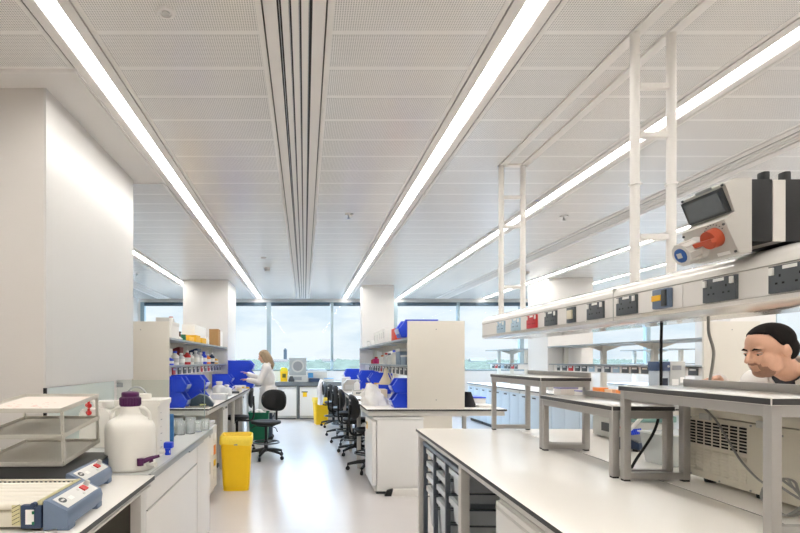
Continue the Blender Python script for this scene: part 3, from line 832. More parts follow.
# sink bench
t = thing('sink_bench', 'white sink unit with drawers beyond the left bench', 'sink unit', (-.745, 2.47, 0))
Ls = 1.66
ST = M('sink_surface', '#d3d4d3', .28, metal=.1, var=.05, scale=12)
mb = MB()
sx0, sx1, sy0, sy1 = -.60, -.20, .78, 1.38
for q in ((-.785, 0, sx0, Ls), (sx1, 0, 0, Ls), (sx0, 0, sx1, sy0), (sx0, sy1, sx1, Ls)):
    mb.box(q[0], q[1], .872, q[2], q[3], .90)
mb.build('worktop', ST, t)
mb = MB()
mb.box(sx0-.01, sy0-.01, .69, sx1+.01, sy1+.01, .70)
for q in ((sx0-.01, sy0-.01, sx0, sy1+.01), (sx1, sy0-.01, sx1+.01, sy1+.01), (sx0, sy0-.01, sx1, sy0), (sx0, sy1, sx1, sy1+.01)): mb.box(q[0], q[1], .70, q[2], q[3], .898)
mb.build('sink_bowl', STEEL, t)
B(-.012, 0, .868, .004, Ls, .903, bev=.003).build('front_lip', STEEL, t)
cab = B(-.76, .01, .08, -.045, Ls, .69).build('carcass', LAM, t)
B(-.78, 0, .70, -.61, Ls, .868).build('rear_rail', LAM, t)
B(-.70, .03, 0, -.10, Ls-.02, .08).build('plinth', DGREY, t)
for y0, y1, z0, z1, nm in ((.0, 1.17, .725, .862, 'drawer'), (.0, 1.17, .09, .717, 'door'), (1.178, Ls, .09, .862, 'door')):
    d = B(-.045, y0+.003, z0, -.022, y1-.003, z1, bev=.002).build(nm, LAM, t)
    B(-.03, y0+.02, z1-.001, -.018, y1-.02, z1+.004).build('pull_edge', LGREY, d)
B(-.022, .9, .845, -.010, 1.35, .862, bev=.003).build('tea_towel_rail', STEEL, t)
# tap
t = thing('swan_neck_tap', 'thin swan neck tap behind the sink', 'tap', (-1.26, 3.60, .90))
MB().tube(spline([(0,0,.0),(0,0,.20),(.0,-.0,.30),(.05,-.02,.36),(.12,-.04,.36),(.165,-.05,.30),(.168,-.05,.16)], 7), .007, seg=10).build('spout', STEEL, t)
MB().cyl((0,0,0),(0,0,.05),.022,.018).build('base', STEEL, t)
MB().cyl((0,.0,.04),(.05,-.05,.05),.006).build('lever', STEEL, t)
# acrylic screen at the end of the sink
t = thing('splash_screen', 'clear upright splash screen at the far end of the sink', 'screen', (0, 4.115, .903))
B(-1.515, 0, .0, -.806, .006, .395).build('sheet', SCREEN, t)
B(-.81, -.001, .0, -.804, .007, .395).build('edge', M('screen_edge', '#a9bdb9', .2, alpha=.7), t)
B(-1.514, -.012, .335, -1.47, .018, .37, bev=.004).build('clip', GREY, t)
B(-1.30, -.01, 0, -1.24, .016, .02).build('foot_clamp', GREY, t)
# painted glass splashback on the column
t = struct(B(-1.545, 3.03, .905, -1.531, 4.10, 1.289), 'trim_5', GREENG)
B(-1.545, 3.015, .905, -1.529, 3.03, 1.29).build('edge_seal', BLACK, t)
struct(B(-1.545, 3.02, 1.292, -1.53, 4.555, ZC), 'wall_panel', M('gloss_wall_panel', '#d3d1ce', .35, var=.01))

# glassware drying beside the sink
def beaker(h, r):
    th = .0025
    return MB().lathe([(.0,0),(r*.94,0),(r,.006),(r,h-.004),(r+.003,h),(r+.001,h),(r-th,h-.004),(r-th,.008),(0,.006)], seg=20)
proto = None
spots = [(a*.72-.13, b-.22, c*.72, d*.72) for a, b, c, d in [(-1.10,4.02,.11,.043),(-1.19,4.05,.09,.035),(-1.02,4.08,.14,.05),(-1.27,4.0,.11,.04),(-1.15,4.16,.12,.045),(-1.06,4.22,.15,.052),(-1.25,4.14,.08,.032),(-.965,4.18,.10,.04),(-1.20,4.25,.13,.045),(-.92,4.29,.12,.045),(-1.33,4.10,.10,.038),(-1.30,4.23,.12,.042)]]
wh = ['clear glass beaker nearest the carboy among the glassware by the sink', 'small clear beaker in the middle front of the sink glassware', 'tall clear beaker in the front row of the sink glassware', 'clear beaker at the front left of the sink glassware',
 'clear beaker in the middle of the sink glassware', 'largest clear beaker of the glassware by the sink', 'smallest clear beaker of the sink glassware', 'clear beaker at the right front of the sink glassware', 'clear beaker at the back of the sink glassware, left of the largest', 'rightmost clear beaker, next to the upright screen edge', 'leftmost clear beaker behind the square carboy', 'clear beaker at the back left corner of the sink glassware']
for (x, y, h, r), lb in zip(spots, wh):
    solo(beaker(h, r), 'glass_beaker', GWARE, lb, 'beaker', (x, y, .9005), group='glassware drying by the sink')

# white undercounter fridge, yellow bin
def fridge(label, loc, rz, W=.60, D=.60, H=.84, cat='fridge'):
    """local: front at y=0 looking to -y, x 0..W, body to +y"""
    t = thing('undercounter_fridge', label, cat, loc, rz, 'white undercounter fridges')
    FW = M('fridge_white', '#ecebe8', .3, var=.01)
    B(0, .055, .03, W, D, H-.03, bev=.006).build('body', FW, t)
    B(-.002, .02, H-.03, W+.002, D+.002, H, bev=.004).build('top', M('fridge_top', '#d8d8d5', .4), t)
    d = B(.004, 0, .09, W-.004, .05, H-.045, bev=.01).build('door', FW, t)
    B(.05, -.006, H-.13, .20, .004, H-.105, bev=.003).build('handle', DGREY, d)
    B(.02, .05, .0, W-.02, D-.03, .03).build('base', DGREY, t)
    B(.004, .03, .03, W-.004, .06, .088).build('kick_panel', LGREY, t)
    return t
f = fridge('white undercounter fridge between the sink unit and the far left bench', (-.965, 5.0, 0), R(90), .62, .52, .80)
for z, c, h in ((.45, ORANGE, .10), (.60, PAPER, .08), (.33, YEL, .06), (.20, PAPER, .1)):
    B(.42, -.004, z, .52, .0, z+h).build('notice', c, f)
B(.10, -.005, .30, .2, .0, .42).build('notice', GREY, f)

def swing_bin(label, loc, rz, W, D, H, mat, bagmat, name='waste_bin', kind='bin'):
    t = thing(name, label, kind, loc, rz)
    def ring(w, d, z, c=.045):
        o = []
        for sx, sy in ((-1,-1),(1,-1),(1,1),(-1,1)):
            cx, cy = sx*(w/2-c), sy*(d/2-c); a0 = {(-1,-1):180,(1,-1):270,(1,1):0,(-1,1):90}[(sx,sy)]
            for k in range(6): o.append((cx+c*math.cos(R(a0+k*18)), cy+c*math.sin(R(a0+k*18)), z))
        return o
    q = .80
    MB().loft([ring(W*q, D*q, 0), ring(W*q*1.01, D*q*1.01, .02), ring(W*.82, D*.82, H*.09), ring(W*.835, D*.835, H*.092), ring(W*.97, D*.97, H*.93), ring(W, D, H*.93), ring(W, D, H*.965), ring(W*.95, D*.95, H*.965), ring(W*.80, D*.80, .05)]).build('body', mat, t)
    if bagmat:
        rings = []
        def wob(r_, amp, zz):
            out = []
            for i, p in enumerate(r_):
                k = noise.noise((p[0]*18, p[1]*18, zz*9+loc[1]))
                out.append((p[0]*(1+amp*k*.5), p[1]*(1+amp*k*.5), p[2]+amp*.22*k))
            return out
        rings = [wob(ring(W*1.02, D*1.02, H*.84), .12, 1), wob(ring(W*1.04, D*1.04, H*.90), .06, 2), wob(ring(W*1.03, D*1.03, H*.985), .05, 3), wob(ring(W*.97, D*.97, H*1.0), .05, 3), wob(ring(W*.93, D*.93, H*.95), .05, 4), wob(ring(W*.80, D*.80, H*.55), .05, 5)]
        MB().loft(rings, caps=False).build('bin_liner', bagmat, t, ang=70)
    return t
b = swing_bin('yellow waste bin with a folded over liner beside the left aisle bench', (-.775, 5.83, 0), R(4), .355, .36, .615, YEL, YELBAG)
B(-.02, -.186, .515, .02, -.178, .535, bev=.002).build('catch', GREY, b)
swing_bin('yellow waste bin at the far end of the row of chairs', (.375, 11.75, 0), R(10), .34, .36, .60, YEL, YELBAG)
g = swing_bin('dark green waste bin behind the swivel chair', (-.815, 9.15, 0), 0, .37, .34, .56, GREEN, None)
for k in range(9):
    MB().ell((random.uniform(-.11,.11), random.uniform(-.1,.1), .50+random.uniform(0,.05)), (.05,.045,.035), u=8, v=6).build('crumpled_paper', PAPER, g, flat=True)
# ------------------------------------------------------------------ island benches with shelf racks
IH = .92
def island(xc, y0, y1, label, rack_label, face, hl=.77, far_panel=True, npan=True, socks=(), upZ=1.715, legs=(-1, 1)):
    t = thing('island_bench', label, 'lab bench', (xc, y0, 0))
    L = y1 - y0
    bench_top(t, -hl, 0, hl, L, IH)
    mb = MB()
    for s in (-1, 1): mb.box(s*(hl-.02), .02, IH-.075, s*(hl-.05), L-.02, IH-.023)
    mb.box(-hl+.05, .02, IH-.075, hl-.05, .05, IH-.023); mb.box(-hl+.05, L-.05, IH-.075, hl-.05, L-.02, IH-.023)
    mb.build('apron', FRAMEW, t)
    k = int(L/1.5)+1
    for i in range(k+1):
        yy = .08 + (L-.22)*i/k
        if i == 0: continue
        for s in legs: B(s*(hl-.03), yy, 0, s*(hl-.08), yy+.05, IH-.075, bev=.004).build('leg', FRAMEW, t)
    B(-.175, .03, 0, .175, .06, IH-.075).build('pedestal_panel', PANEL, t)
    B(-.02, .07, .04, .02, L-.1, IH-.08).build('spine_panel', LAM, t)
    r = thing('shelf_rack', rack_label, 'shelf unit', (xc, y0+.035, IH))
    w = .315; L2 = L-.2 if far_panel else L-.05
    if npan:
        e = B(-w, 0, .001, w, .03, 1.893-IH, bev=.002).build('end_panel', PANEL, r)
        for x, z in ((.0, .88), (-.0, .10)): MB().cyl((x-.0, -.002, z), (x, .002, z), .006, seg=10).build('fixing', GREY, e)
    if far_panel: B(-w, L2-.03, .001, w, L2, upZ-IH, bev=.002).build('end_panel', WHITE, r)
    SH = M('shelf_laminate', '#dfe2e4', .3, var=.015)
    a0 = .032 if npan else 0
    B(-w, a0, upZ-.022-IH, w, L2-(.0 if not far_panel else -.0), upZ-IH, top=0, side=1).build('upper_shelf', [SH, M('shelf_edge', '#9aa4a9', .4, var=.03)], r)
    B(-w+.02, a0, 1.382-IH, w-.02, L2-.032, 1.40-IH, top=0, side=1).build('lower_shelf', [SH, M('shelf_edge', '#9aa4a9')], r)
    n = max(2, round(L2/1.1))
    for i in range(n+1):
        yy = .05 + (L2-.14)*i/n
        B(-.035, yy, .001, .035, yy+.06, upZ-.022-IH).build('upright', PANEL, r)
        if 0 < i < n:
            mb = MB()
            mb.prism([(-w+.03, upZ-.024-IH), (w-.03, upZ-.024-IH), (.04, upZ-.11-IH), (-.04, upZ-.11-IH)], 'y', yy+.026, yy+.034)
            mb.build('bracket', PANEL, r)
    d = B(-.20, a0+.01, 1.27-IH, .20, L2-.035, 1.375-IH, bev=.004).build('socket_trunking', WHITE, r)
    for i, (y, kd) in enumerate(socks):
        s_ = MB(); xf = face*.2; wid = .146 if kd != 'f' else .086
        o = B(xf, y-wid/2, 1.28-IH, xf+face*.012, y+wid/2, 1.366-IH, bev=.002).build('socket', {'g': SOCK, 'b': SOCKB, 'r': RED, 'f': SOCK}[kd], r)
        B(xf+face*.011, y-.05, 1.335-IH, xf+face*.014, y+.05, 1.358-IH).build('switch_row', PAPER, o)
    return t, r
def srow(y, n, step, pat='gbgrgfg'):
    return [(y+i*step, pat[i % len(pat)]) for i in range(n)]
island(-1.83, 5.66, 10.18, 'left island bench beyond the yellow bin', 'shelf unit of the left island with a cream end panel', 1, socks=srow(.35, 14, .29, 'grgggfgr'))
island(1.455, 5.60, 10.75, 'middle island bench with the white freezer under its near end', 'shelf unit of the middle island behind the tall cream end panel', -1, socks=srow(.35, 14, .29, 'rgggfggg'))
island(4.775, 5.66, 9.55, 'right island bench seen past the hanging cables', 'shelf unit of the right island with a row of grey sockets', -1, socks=srow(.30, 16, .212, 'gggfgggbgfbggrgf'), legs=(1,))
island(4.775, 10.86, 12.6, 'far right bench in front of the windows', 'shelf unit in front of the far right windows', -1, far_panel=False, npan=False, socks=srow(.12, 8, .19, 'grggbgrgg'), hl=.77, legs=(1,))
island(8.10, 5.66, 9.55, 'outer right island bench behind the man', 'shelf unit of the outer right island behind the man', -1, socks=srow(.3, 10, .3))
island(8.10, 10.86, 12.6, 'outer far right bench by the windows', 'shelf unit by the outer far right windows', -1, far_panel=False, npan=False)

# cupboards under the right islands
def cupboard(label, loc, rz, W, H=.80, D=.5, n=2, mat=None):
    t = thing('base_cabinet', label, 'cabinet', loc, rz, 'cabinets under the benches')
    mat = mat or LAM
    B(0, .02, .07, W, D, H).build('body', mat, t); B(.02, .05, 0, W-.02, D, .07).build('plinth', DGREY, t)
    for k in range(n):
        d = B(W/n*k+.003, 0, .075, W/n*(k+1)-.003, .02, H-.004, bev=.002).build('door', mat, t)
        xx = W/n*(k+.5); B(xx-.06, -.008, H-.06, xx+.06, .004, H-.035).build('handle', DGREY, d)
    return t
BG = M('blue_grey_laminate', '#c3cfd8', .4, var=.02)
pos = ['nearest', 'second', 'third', 'fourth', 'fifth', 'farthest']
for k, y in enumerate((5.80, 6.65, 7.50, 8.35, 9.20, 10.05, 10.90, 11.75)):
    cupboard('pale blue grey base cabinet under the right hand bench, %s in the row' % ['nearest','second','third','fourth','fifth','sixth','seventh','farthest'][k], (4.045, y+.845, 0), R(-90), .84, H=.838, mat=BG)
for k, y in enumerate((6.9, 8.95)):
    cupboard('pale base cabinet under the left island bench, %s one along the aisle' % ['nearer','farther'][k], (-1.13, y, 0), R(90), .62, H=.83)

t = thing('bench_link', 'short worktop joining the right island to the far right bench', 'lab bench', (4.0, 9.56, 0))
B(.005, 0, IH-.022, .74, 1.29, IH, bev=.0015, top=0, side=1).build('worktop', [TOP, CORE], t); B(.02, 0, IH-.075, .05, 1.29, IH-.023).build('apron', FRAMEW, t)
# freezer under the middle island, with plinth board
f = fridge('large white undercounter freezer at the near end of the middle island', (.735, 6.17, 0), R(-90), .62, .56, .835)
B(-.006, -.004, .40, .10, -.001, .60).build('notice', PAPER, f)
B(.15, -.004, .66, .23, -.001, .74).build('warning_sticker', YEL, f)
t = thing('door_stop', 'low white board with a black end on the floor before the freezer', 'plinth board', (.86, 5.46, 0))
MB().prism([(.07,0),(.40,0),(.40,.075),(.09,.075)], 'y', 0, .05, bev=.003).build('board', LAM, t)
MB().prism([(0,0),(.07,0),(.09,.075),(.03,.06)], 'y', 0, .05, bev=.003).build('black_end', BLACK, t)

# ------------------------------------------------------------------ window bench
t = thing('window_bench', 'long grey framed bench under the windows at the back', 'lab bench', (0, 12.72, 0))
B(-4.3, -.0, .90, 3.4, .57, .93, bev=.002, top=0, side=1).build('worktop', [M('far_worktop', '#c3c9cc', .25, var=.02), M('far_edge', '#7b8388', .4, var=.04)], t)
GF = M('grey_frame', '#83898d', .45, metal=.2, var=.04)
for x in (-4.2, -3.0, -1.9, -.74, -.17, .48, 1.2, 2.3, 3.3):
    B(x-.03, .02, 0, x+.03, .55, .90).build('leg', GF, t)
B(-4.28, .02, .83, 3.38, .05, .899).build('apron', GF, t)
B(-4.28, .54, .0, 3.38, .565, .89).build('back_panel', DGREY, t)
B(-4.28, .545, .93, 3.38, .57, 1.06).build('upstand', WALL, t)
fl = ['white undercounter fridge under the window bench behind the woman', 'white undercounter fridge under the window bench with a yellow sticker']
for k, x in enumerate((-.70, -.12)):
    f = fridge(fl[k], (x, 12.66, 0), 0, .50, .56, .80)
    if k: B(.08, -.004, .56, .18, -.001, .68).build('warning_sticker', YEL, f)
for k, x in enumerate((-1.85, -2.95, 1.25)):
    cupboard('white base cabinet under the window bench, ' + ['left of the woman', 'farthest left', 'right behind the middle island'][k], (x, 12.75, 0), 0, 1.05, H=.80)
# on the window bench
t = thing('sharps_bin', 'tall yellow sharps container on the window bench', 'sharps bin', (-.52, 12.95, .93))
MB().prism([(-.085,0),(.085,0),(.10,.26),(-.10,.26)], 'y', -.07, .07, bev=.008).build('body', YEL, t)
MB().prism([(-.10,.26),(.10,.26),(.075,.34),(-.06,.36)], 'y', -.07, .07, bev=.006).build('lid', M('lemon', '#f2e23c', .4), t)
B(-.04, -.074, .10, .05, -.07, .2).build('label', M('label_dark', '#6b6b22', .6), t)
t = thing('desk_centrifuge', 'grey unit with a round window on the window bench', 'lab instrument', (-.17, 12.98, .93))
B(-.26, -.2, .0, .26, .2, .16, bev=.012).build('base', LGREY, t)
b = B(-.22, -.12, .16, .22, .16, .60, bev=.015).build('housing', M('mid_grey', '#a7acad', .45, var=.03), t)
MB().cyl((0,-.135,.39),(0,-.115,.39),.16,seg=28).build('window_ring', LGREY, b); MB().cyl((0,-.14,.39),(0,-.132,.39),.12,seg=28).build('round_window', GREY, b)
B(-.2, -.204, .04, .1, -.198, .12).build('control_panel', GREY, t)
solo(MB().lathe([(0,0),(.07,0),(.08,.01),(.08,.04),(.05,.12),(.04,.14),(0,.14)], seg=20), 'lidded_pot', DGREY, 'dark pot beside the yellow sharps container', 'pot', (-.33, 12.80, .93))
t = thing('printer', 'pale grey printer standing on the window bench beneath the sill', 'printer', (.32, 13.0, .93))
B(-.26,-.17,0,.26,.17,.26,bev=.02).build('body', LGREY, t); MB().prism([(-.26,.26),(.26,.26),(.2,.32),(-.2,.32)], 'y', -.1, .17, bev=.01).build('cover', BG, t)
B(-.2,-.3,.03,.2,-.17,.05).build('paper_tray', PAPER, t); B(-.23,-.174,.1,-.1,-.168,.22).build('blue_mark', M('sky_blue','#4f97c9',.5), t)
solo(B(-.13,-.1,0,.13,.1,.09,bev=.005), 'blue_box', DBLUE, 'small dark blue box on the window bench, right of the printer', 'box', (.24, 12.78, .93), R(8))
t = thing('instrument_tray', 'flat blue topped tray instrument on the window bench behind the hung lab coat', 'lab instrument', (.60, 12.92, .93))
B(-.12,-.14,0,.14,.14,.07,bev=.01).build('body', LGREY, t); B(-.11,-.13,.07,.13,.13,.085,bev=.004).build('lid', M('sky_blue','#4f97c9'), t)

# ------------------------------------------------------------------ blue picking bins
def make_bin(label, loc, rz, L, W, H, group):
    """local: open front towards +x, front edge at x=0, body to -x"""
    t = thing('picking_bin', label, 'storage bin', loc, rz, group)
    th = .006; side = [(-L, 0), (-.03, 0), (.0, H*.42), (.0, H*.52), (-.012, H*.55), (-L*.17, H), (-L, H)]
    mb = MB()
    for s in (-1, 1): mb.prism(side, 'y', s*W/2, s*(W/2-th))
    mb.box(-L, -W/2, 0, -.03, W/2, th); mb.box(-L, -W/2, 0, -L+th, W/2, H)
    mb.prism([(-.03, 0), (0, H*.42), (0, H*.5), (-th, H*.5), (-th, H*.42), (-.03-th, 0)], 'y', -W/2, W/2)
    for s in (-1, 1):
        mb.box(-L, s*W/2, H-.012, -L*.17, s*(W/2+.006), H)
    mb.box(-L-.006, -W/2, H-.012, -L, W/2, H)
    mb.build('tub', BLUE, t)
    MB().prism([(-.008, H*.20), (.008, H*.42), (.006, H*.5), (-.002, H*.42), (-.012, H*.25)], 'y', -W*.4, W*.4).build('label_holder', M('bin_lip', '#b9c6ec', .3), t)
    for s in (-1, 1):
        MB().prism([(0, H*.52), (-.012, H*.56), (-L*.17, H), (-L*.17-.01, H), (-.022, H*.55), (-.006, H*.5)], 'y', s*(W/2-.008), s*(W/2+.003)).build('rim_edge', M('bin_rim', '#5f78e6', .3), t)
    return t
def stack(x, y, z, n, L, W, H, rz, where, g='blue bins on the benches'):
    for k in range(n):
        if n == 1: lb = 'blue open bin ' + where
        else: lb = '%s blue open bin of the stack %s' % (('lower','upper')[k] if n == 2 else ('lowest','middle','topmost')[k], where)
        make_bin(lb, (x, y, z+k*(H+.001)), rz, L, W, H, g)
G1 = 'blue bins on the left island'; G2 = 'blue bins on the middle island'
stack(-1.325, 5.86, IH, 2, .36, .22, .175, R(0), 'beside the left cream end panel', G1)
stack(-1.20, 6.34, IH, 2, .42, .26, .178, R(0), 'behind the dark hooded device', G1)
stack(-1.30, 9.30, IH, 2, .36, .30, .145, R(0), 'in front of the tallest bin stack', G1)
stack(-.985, 10.05, IH, 3, .50, .32, .18, R(0), 'beside the woman in the lab coat', G1)
stack(.985, 5.86, IH, 2, .36, .22, .165, R(180), 'beside the tall cream end panel', G2)
stack(1.04, 8.35, IH, 2, .38, .24, .168, R(180), 'behind the beige box', G2)
stack(.97, 9.25, IH, 2, .36, .22, .18, R(180), 'second behind the beige box', G2)
stack(.80, 10.35, IH, 2, .30, .22, .185, R(180), 'at the far end of the middle island', G2)
stack(1.06, 5.87, 1.717, 1, .44, .26, .20, R(180), 'on the top shelf right behind the cream end panel', G2)
0 and stack(1.02, 6.15, 1.717, 1, .22, .20, .15, R(180), 'on the top shelf beside the orange box', G2)

# ------------------------------------------------------------------ loose things on the islands
def bottle(name, label, loc, h, r, body, cap, group=None, neck=.4, cat='bottle', lab=None):
    t = thing(name, label, cat, loc, 0, group)
    MB().lathe([(0,0),(r*.92,0),(r,.006),(r,h*.62),(r*.9,h*.68),(r*neck,h*.80),(r*neck,h*.88),(0,h*.88)], seg=18).build('body', body, t)
    MB().lathe([(0,h*.86),(r*neck*1.2,h*.86),(r*neck*1.2,h*.99),(r*neck,h),(0,h)], seg=14).build('cap', cap, t)
    if lab: MB().lathe([(r*1.01,h*.18),(r*1.015,h*.18),(r*1.015,h*.5),(r*1.01,h*.5)], seg=18).build('label', lab, t)
    return t
def carton(name, label, loc, w, d, h, mat, rz=0, cat='box', group=None, lidm=None, lab=None):
    t = thing(name, label, cat, loc, rz, group)
    B(-w/2,-d/2,0,w/2,d/2,h*(.8 if lidm else 1),bev=.003).build('body', mat, t)
    if lidm: B(-w/2-.004,-d/2-.004,h*.8,w/2+.004,d/2+.004,h,bev=.003).build('lid', lidm, t)
    if lab: B(-w*.3,-d/2-.002,h*.25,w*.3,-d/2,h*.6).build('label', lab, t); 
    if lab: B(w/2,-d*.3,h*.25,w/2+.002,d*.3,h*.6).build('label', lab, t); B(-w/2-.002,-d*.3,h*.25,-w/2,d*.3,h*.6).build('label', lab, t)
    return t
# left island
t = thing('hooded_device', 'dark slate hooded device on the near end of the left island', 'lab device', (-1.20, 5.98, IH), R(8))
MB().prism([(-.14,0),(.13,0),(.14,.03),(.06,.125),(-.03,.145),(-.12,.09)], 'y', -.11, .11, bev=.01).build('housing', M('slate_green', '#2d3d4b', .45, var=.1), t)
MB().prism([(.075,.113),(.135,.04),(.141,.046),(.08,.12)], 'y', -.05, .07).build('label', PAPER, t)
B(-.02,-.112,.02,.05,-.109,.035).build('label', M('pale_lime','#cfcf8a',.6), t)
solo(MB().tube(spline([(-1.34,5.74,.928),(-1.26,5.76,.932),(-1.2,5.80,.93),(-1.13,5.78,.93),(-1.1,5.83,.928)],5),.010), 'cable_bundle', M('taupe_cable','#77716a',.6,var=.2), 'taupe cable bundle lying in front of the hooded device', 'cable')
bottle('wash_bottle', 'clear bulky flask in front of the hooded device on the left island', (-1.22, 7.3, IH), .24, .10, M('cloudy_plastic', '#d6d9da', .25, var=.03), PAPER)
carton('tub_box', 'translucent low box beside the clear flask on the left island', (-1.17, 7.05, IH), .2, .2, .08, M('cloudy_plastic', '#d6d9da'), lidm=PAPER)
bottle('flask', 'pale squat flask beyond the clear flask on the left island', (-1.18, 7.75, IH), .17, .08, M('cloudy_plastic', '#d6d9da'), PAPER)
solo(B(-.09,-.05,0,.09,.05,.035,bev=.008), 'dark_tray', DGREY, 'small dark tray lying on the left island, left of the swivel chair', 'tray', (-1.16, 8.35, IH), R(15))
bottle('roll_pot', 'ivory pot on the left island in front of the bins', (-1.12, 8.75, IH), .09, .05, M('ivory', '#ddd3bc'), PAPER, neck=.8, cat='pot')
carton('glove_box', 'white glove box on the left island in front of the three bins', (-1.22, 9.7, IH), .2, .1, .07, PAPER, R(20), lab=YEL)
solo(B(-.05,-.08,0,.05,.08,.03,bev=.005), 'yellow_pad', YEL, 'yellow pad at the bench edge beside the woman', 'pad', (-1.12, 9.92, IH))
UZ = 1.717; LZ = 1.402
carton('white_box', 'large white box on the upper shelf behind the cream end panel', (-1.66, 6.05, UZ), .26, .34, .19, PAPER, lidm=M('cap_white', '#eeede8'))
t = carton('tilted_tray', 'grey tray lying tilted on top of the white box', (-1.66, 6.08, UZ+.192), .18, .24, .05, LGREY, cat='tray'); t.rotation_euler = (0, R(0), R(6))
bottle('red_cap_bottle', 'small bottle with a red cap on top of the white box', (-1.565, 5.98, UZ+.192), .06, .022, PAPER, RED, neck=.9)
bottle('green_jar', 'small green jar at the shelf edge in front of the white box', (-1.545, 6.5, UZ), .07, .035, GREEN, GREEN, neck=.9, cat='jar')
bottle('brown_jar', 'small dark brown jar beside the green jar on the upper shelf', (-1.57, 6.36, UZ), .10, .03, M('brown_glass', '#4a2a16', .3, var=.1), BLACK, neck=.9, cat='jar')
solo(MB().prism([(-.1,0),(.1,0),(.06,.035),(-.08,.05)], 'y', -.07, .07, bev=.01), 'paper_pile', PAPER, 'crumpled white papers next to the green jar on the upper shelf', 'papers', (-1.60, 6.2+.05, UZ+.001))
for k, (y, h) in enumerate(((6.9, .06), (7.35, .10), (7.8, .08))):
    carton('yellow_box', '%s yellow box on the upper shelf of the left island' % ['nearest', 'middle', 'farthest'][k], (-1.64, y, UZ), .22, .30, h, M('amber_card', '#eab52c', .6, var=.05), group='yellow boxes on the upper shelf')
for k, y in enumerate((7.98, 8.16)):
    bottle('white_bottle', 'small white bottle on the upper shelf, %s the yellow boxes' % ['right beside', 'a little past'][k], (-1.56, y, UZ), .12, .035, PAPER, PAPER)
carton('white_carton', 'tall white carton behind the yellow boxes on the upper shelf', (-1.80, 8.35, UZ), .2, .9, .30, PAPER)
carton('brown_carton', 'brown cardboard box at the far end of the left upper shelf', (-1.61, 9.15, UZ), .16, .24, .30, CARD)
carton('white_carton', 'white carton beyond the brown box on the left upper shelf', (-1.60, 9.5, UZ), .1, .3, .28, PAPER)
items = [(6.05, .10, .05, BLUE, 'blue'), (6.30, .17, .05, PAPER, 'white'), (6.62, .15, .045, M('cloudy_plastic', '#d6d9da'), 'cloudy'), (6.95, .19, .05, RED, 'red'), (7.20, .17, .04, PAPER, 'white labelled'),
         (7.5, .20, .055, M('cloudy_plastic', '#d6d9da'), 'pale'), (7.8, .18, .05, M('cloudy_plastic', '#d6d9da'), 'clear'), (8.1, .2, .05, BLUE, 'blue capped'), (8.4, .16, .055, ORANGE, 'orange'), (8.8, .19, .05, DBLUE, 'navy'), (9.1, .11, .06, M('amber_card','#eab52c'), 'amber')]
for k, (y, h, r, m_, c) in enumerate(items):
    bottle('reagent_bottle', '%s bottle on the left lower shelf, %s from the end panel' % (c, ['first','second','third','fourth','fifth','sixth','seventh','eighth','ninth','tenth','eleventh'][k]), (-1.60, y, LZ), h, r, m_, BLUE if c in ('blue capped','white') else PAPER, 'reagent bottles on the left lower shelf', lab=PAPER if m_ is not PAPER else LGREY)
carton('cream_box', 'cream box on the left lower shelf behind the bottles', (-1.74, 6.3, LZ), .16, .25, .20, PANEL)
carton('red_box', 'dark red box on the left lower shelf behind the bottles', (-1.78, 7.1, LZ), .14, .22, .24, M('maroon', '#7d2a22', .6, var=.08))
carton('navy_box', 'navy box on the left lower shelf behind the bottles', (-1.78, 8.3, LZ), .14, .3, .25, DBLUE)

# middle island
t = thing('desk_lamp', 'desk lamp with a tan cone shade on the middle island', 'lamp', (1.15, 6.85, IH))
MB().cyl((0,0,0),(0,0,.02),.08,.075).build('base', BEIGE, t)
MB().tube(spline([(0,0,.02),(.03,0,.16),(.02,0,.30),(-.03,0,.40),(-.06,0,.41)],5),.009).build('arm', BEIGE, t)
MB().lathe([(0,.43),(.022,.43),(.028,.41),(.03,.36),(.045,.32),(.085,.25),(.098,.215),(.094,.215),(.08,.25),(.04,.31),(0,.33)], c=(-.06,0,.0), seg=24).build('lamp_shade', M('tan_shade', '#cdbfa6', .5, var=.04), t)
t = thing('hexagonal_device', 'dark teal hexagonal device on the middle island in front of the lamp', 'lab device', (.90, 6.45, IH))
MB().prism([(-.055,0),(.055,0),(.085,.07),(.055,.14),(-.055,.14),(-.085,.07)], 'y', -.07, .07, bev=.006).build('housing', M('dark_teal', '#1f4a5e', .4, var=.08), t)
B(-.035,.09-.165,.09,-.015,.09-.158,.105).build('red_button', RED, t)
t = thing('plastic_bag', 'crumpled white plastic bag on the middle island', 'bag', (.70+.20, 6.15, IH))
rings = []
for k in range(12):
    z = k/11; w_ = (1-z)**.8; ring = []
    for i in range(28):
        a = i/28*2*math.pi
        rr = 1+.42*noise.noise((math.cos(a)*2.2, math.sin(a)*2.2, z*3))+.24*noise.noise((math.cos(a)*6, math.sin(a)*6, z*7))
        ring.append((-.045-.065*z + (.155*w_+.022)*math.cos(a)*rr, (.12*w_+.018)*math.sin(a)*rr, .26*z**.85*(1-.12*noise.noise((math.cos(a)*2, math.sin(a)*2, 3)))))
    rings.append(ring)
MB().loft(rings).build('film', M('bag_white', '#f2f1ee', .35, var=.02, scale=20, bump=.4), t, ang=70)
t = thing('bench_scale', 'dark grey handset lying on the middle island near the edge', 'handset', (.80, 6.75, IH), R(15))
B(-.07,-.09,0,.07,.09,.03,bev=.008).build('body', M('warm_grey','#77736e',.5,var=.1), t); B(-.045,-.06,.03,.045,.02,.033).build('display', DGREY, t)
t = carton('beige_box', 'beige open box with two amber bottles behind it on the middle island', (1.02, 7.45, IH), .34, .26, .12, M('beige_box', '#d4cabb', .6, var=.03))
for k, x in enumerate((.93, 1.05)):
    bottle('amber_bottle', 'amber capped bottle standing in the beige box, %s one' % ['left', 'right'][k], (x, 7.46, IH+.12), .09, .032, PAPER, M('amber_card','#eab52c'), 'amber capped bottles', neck=.95)
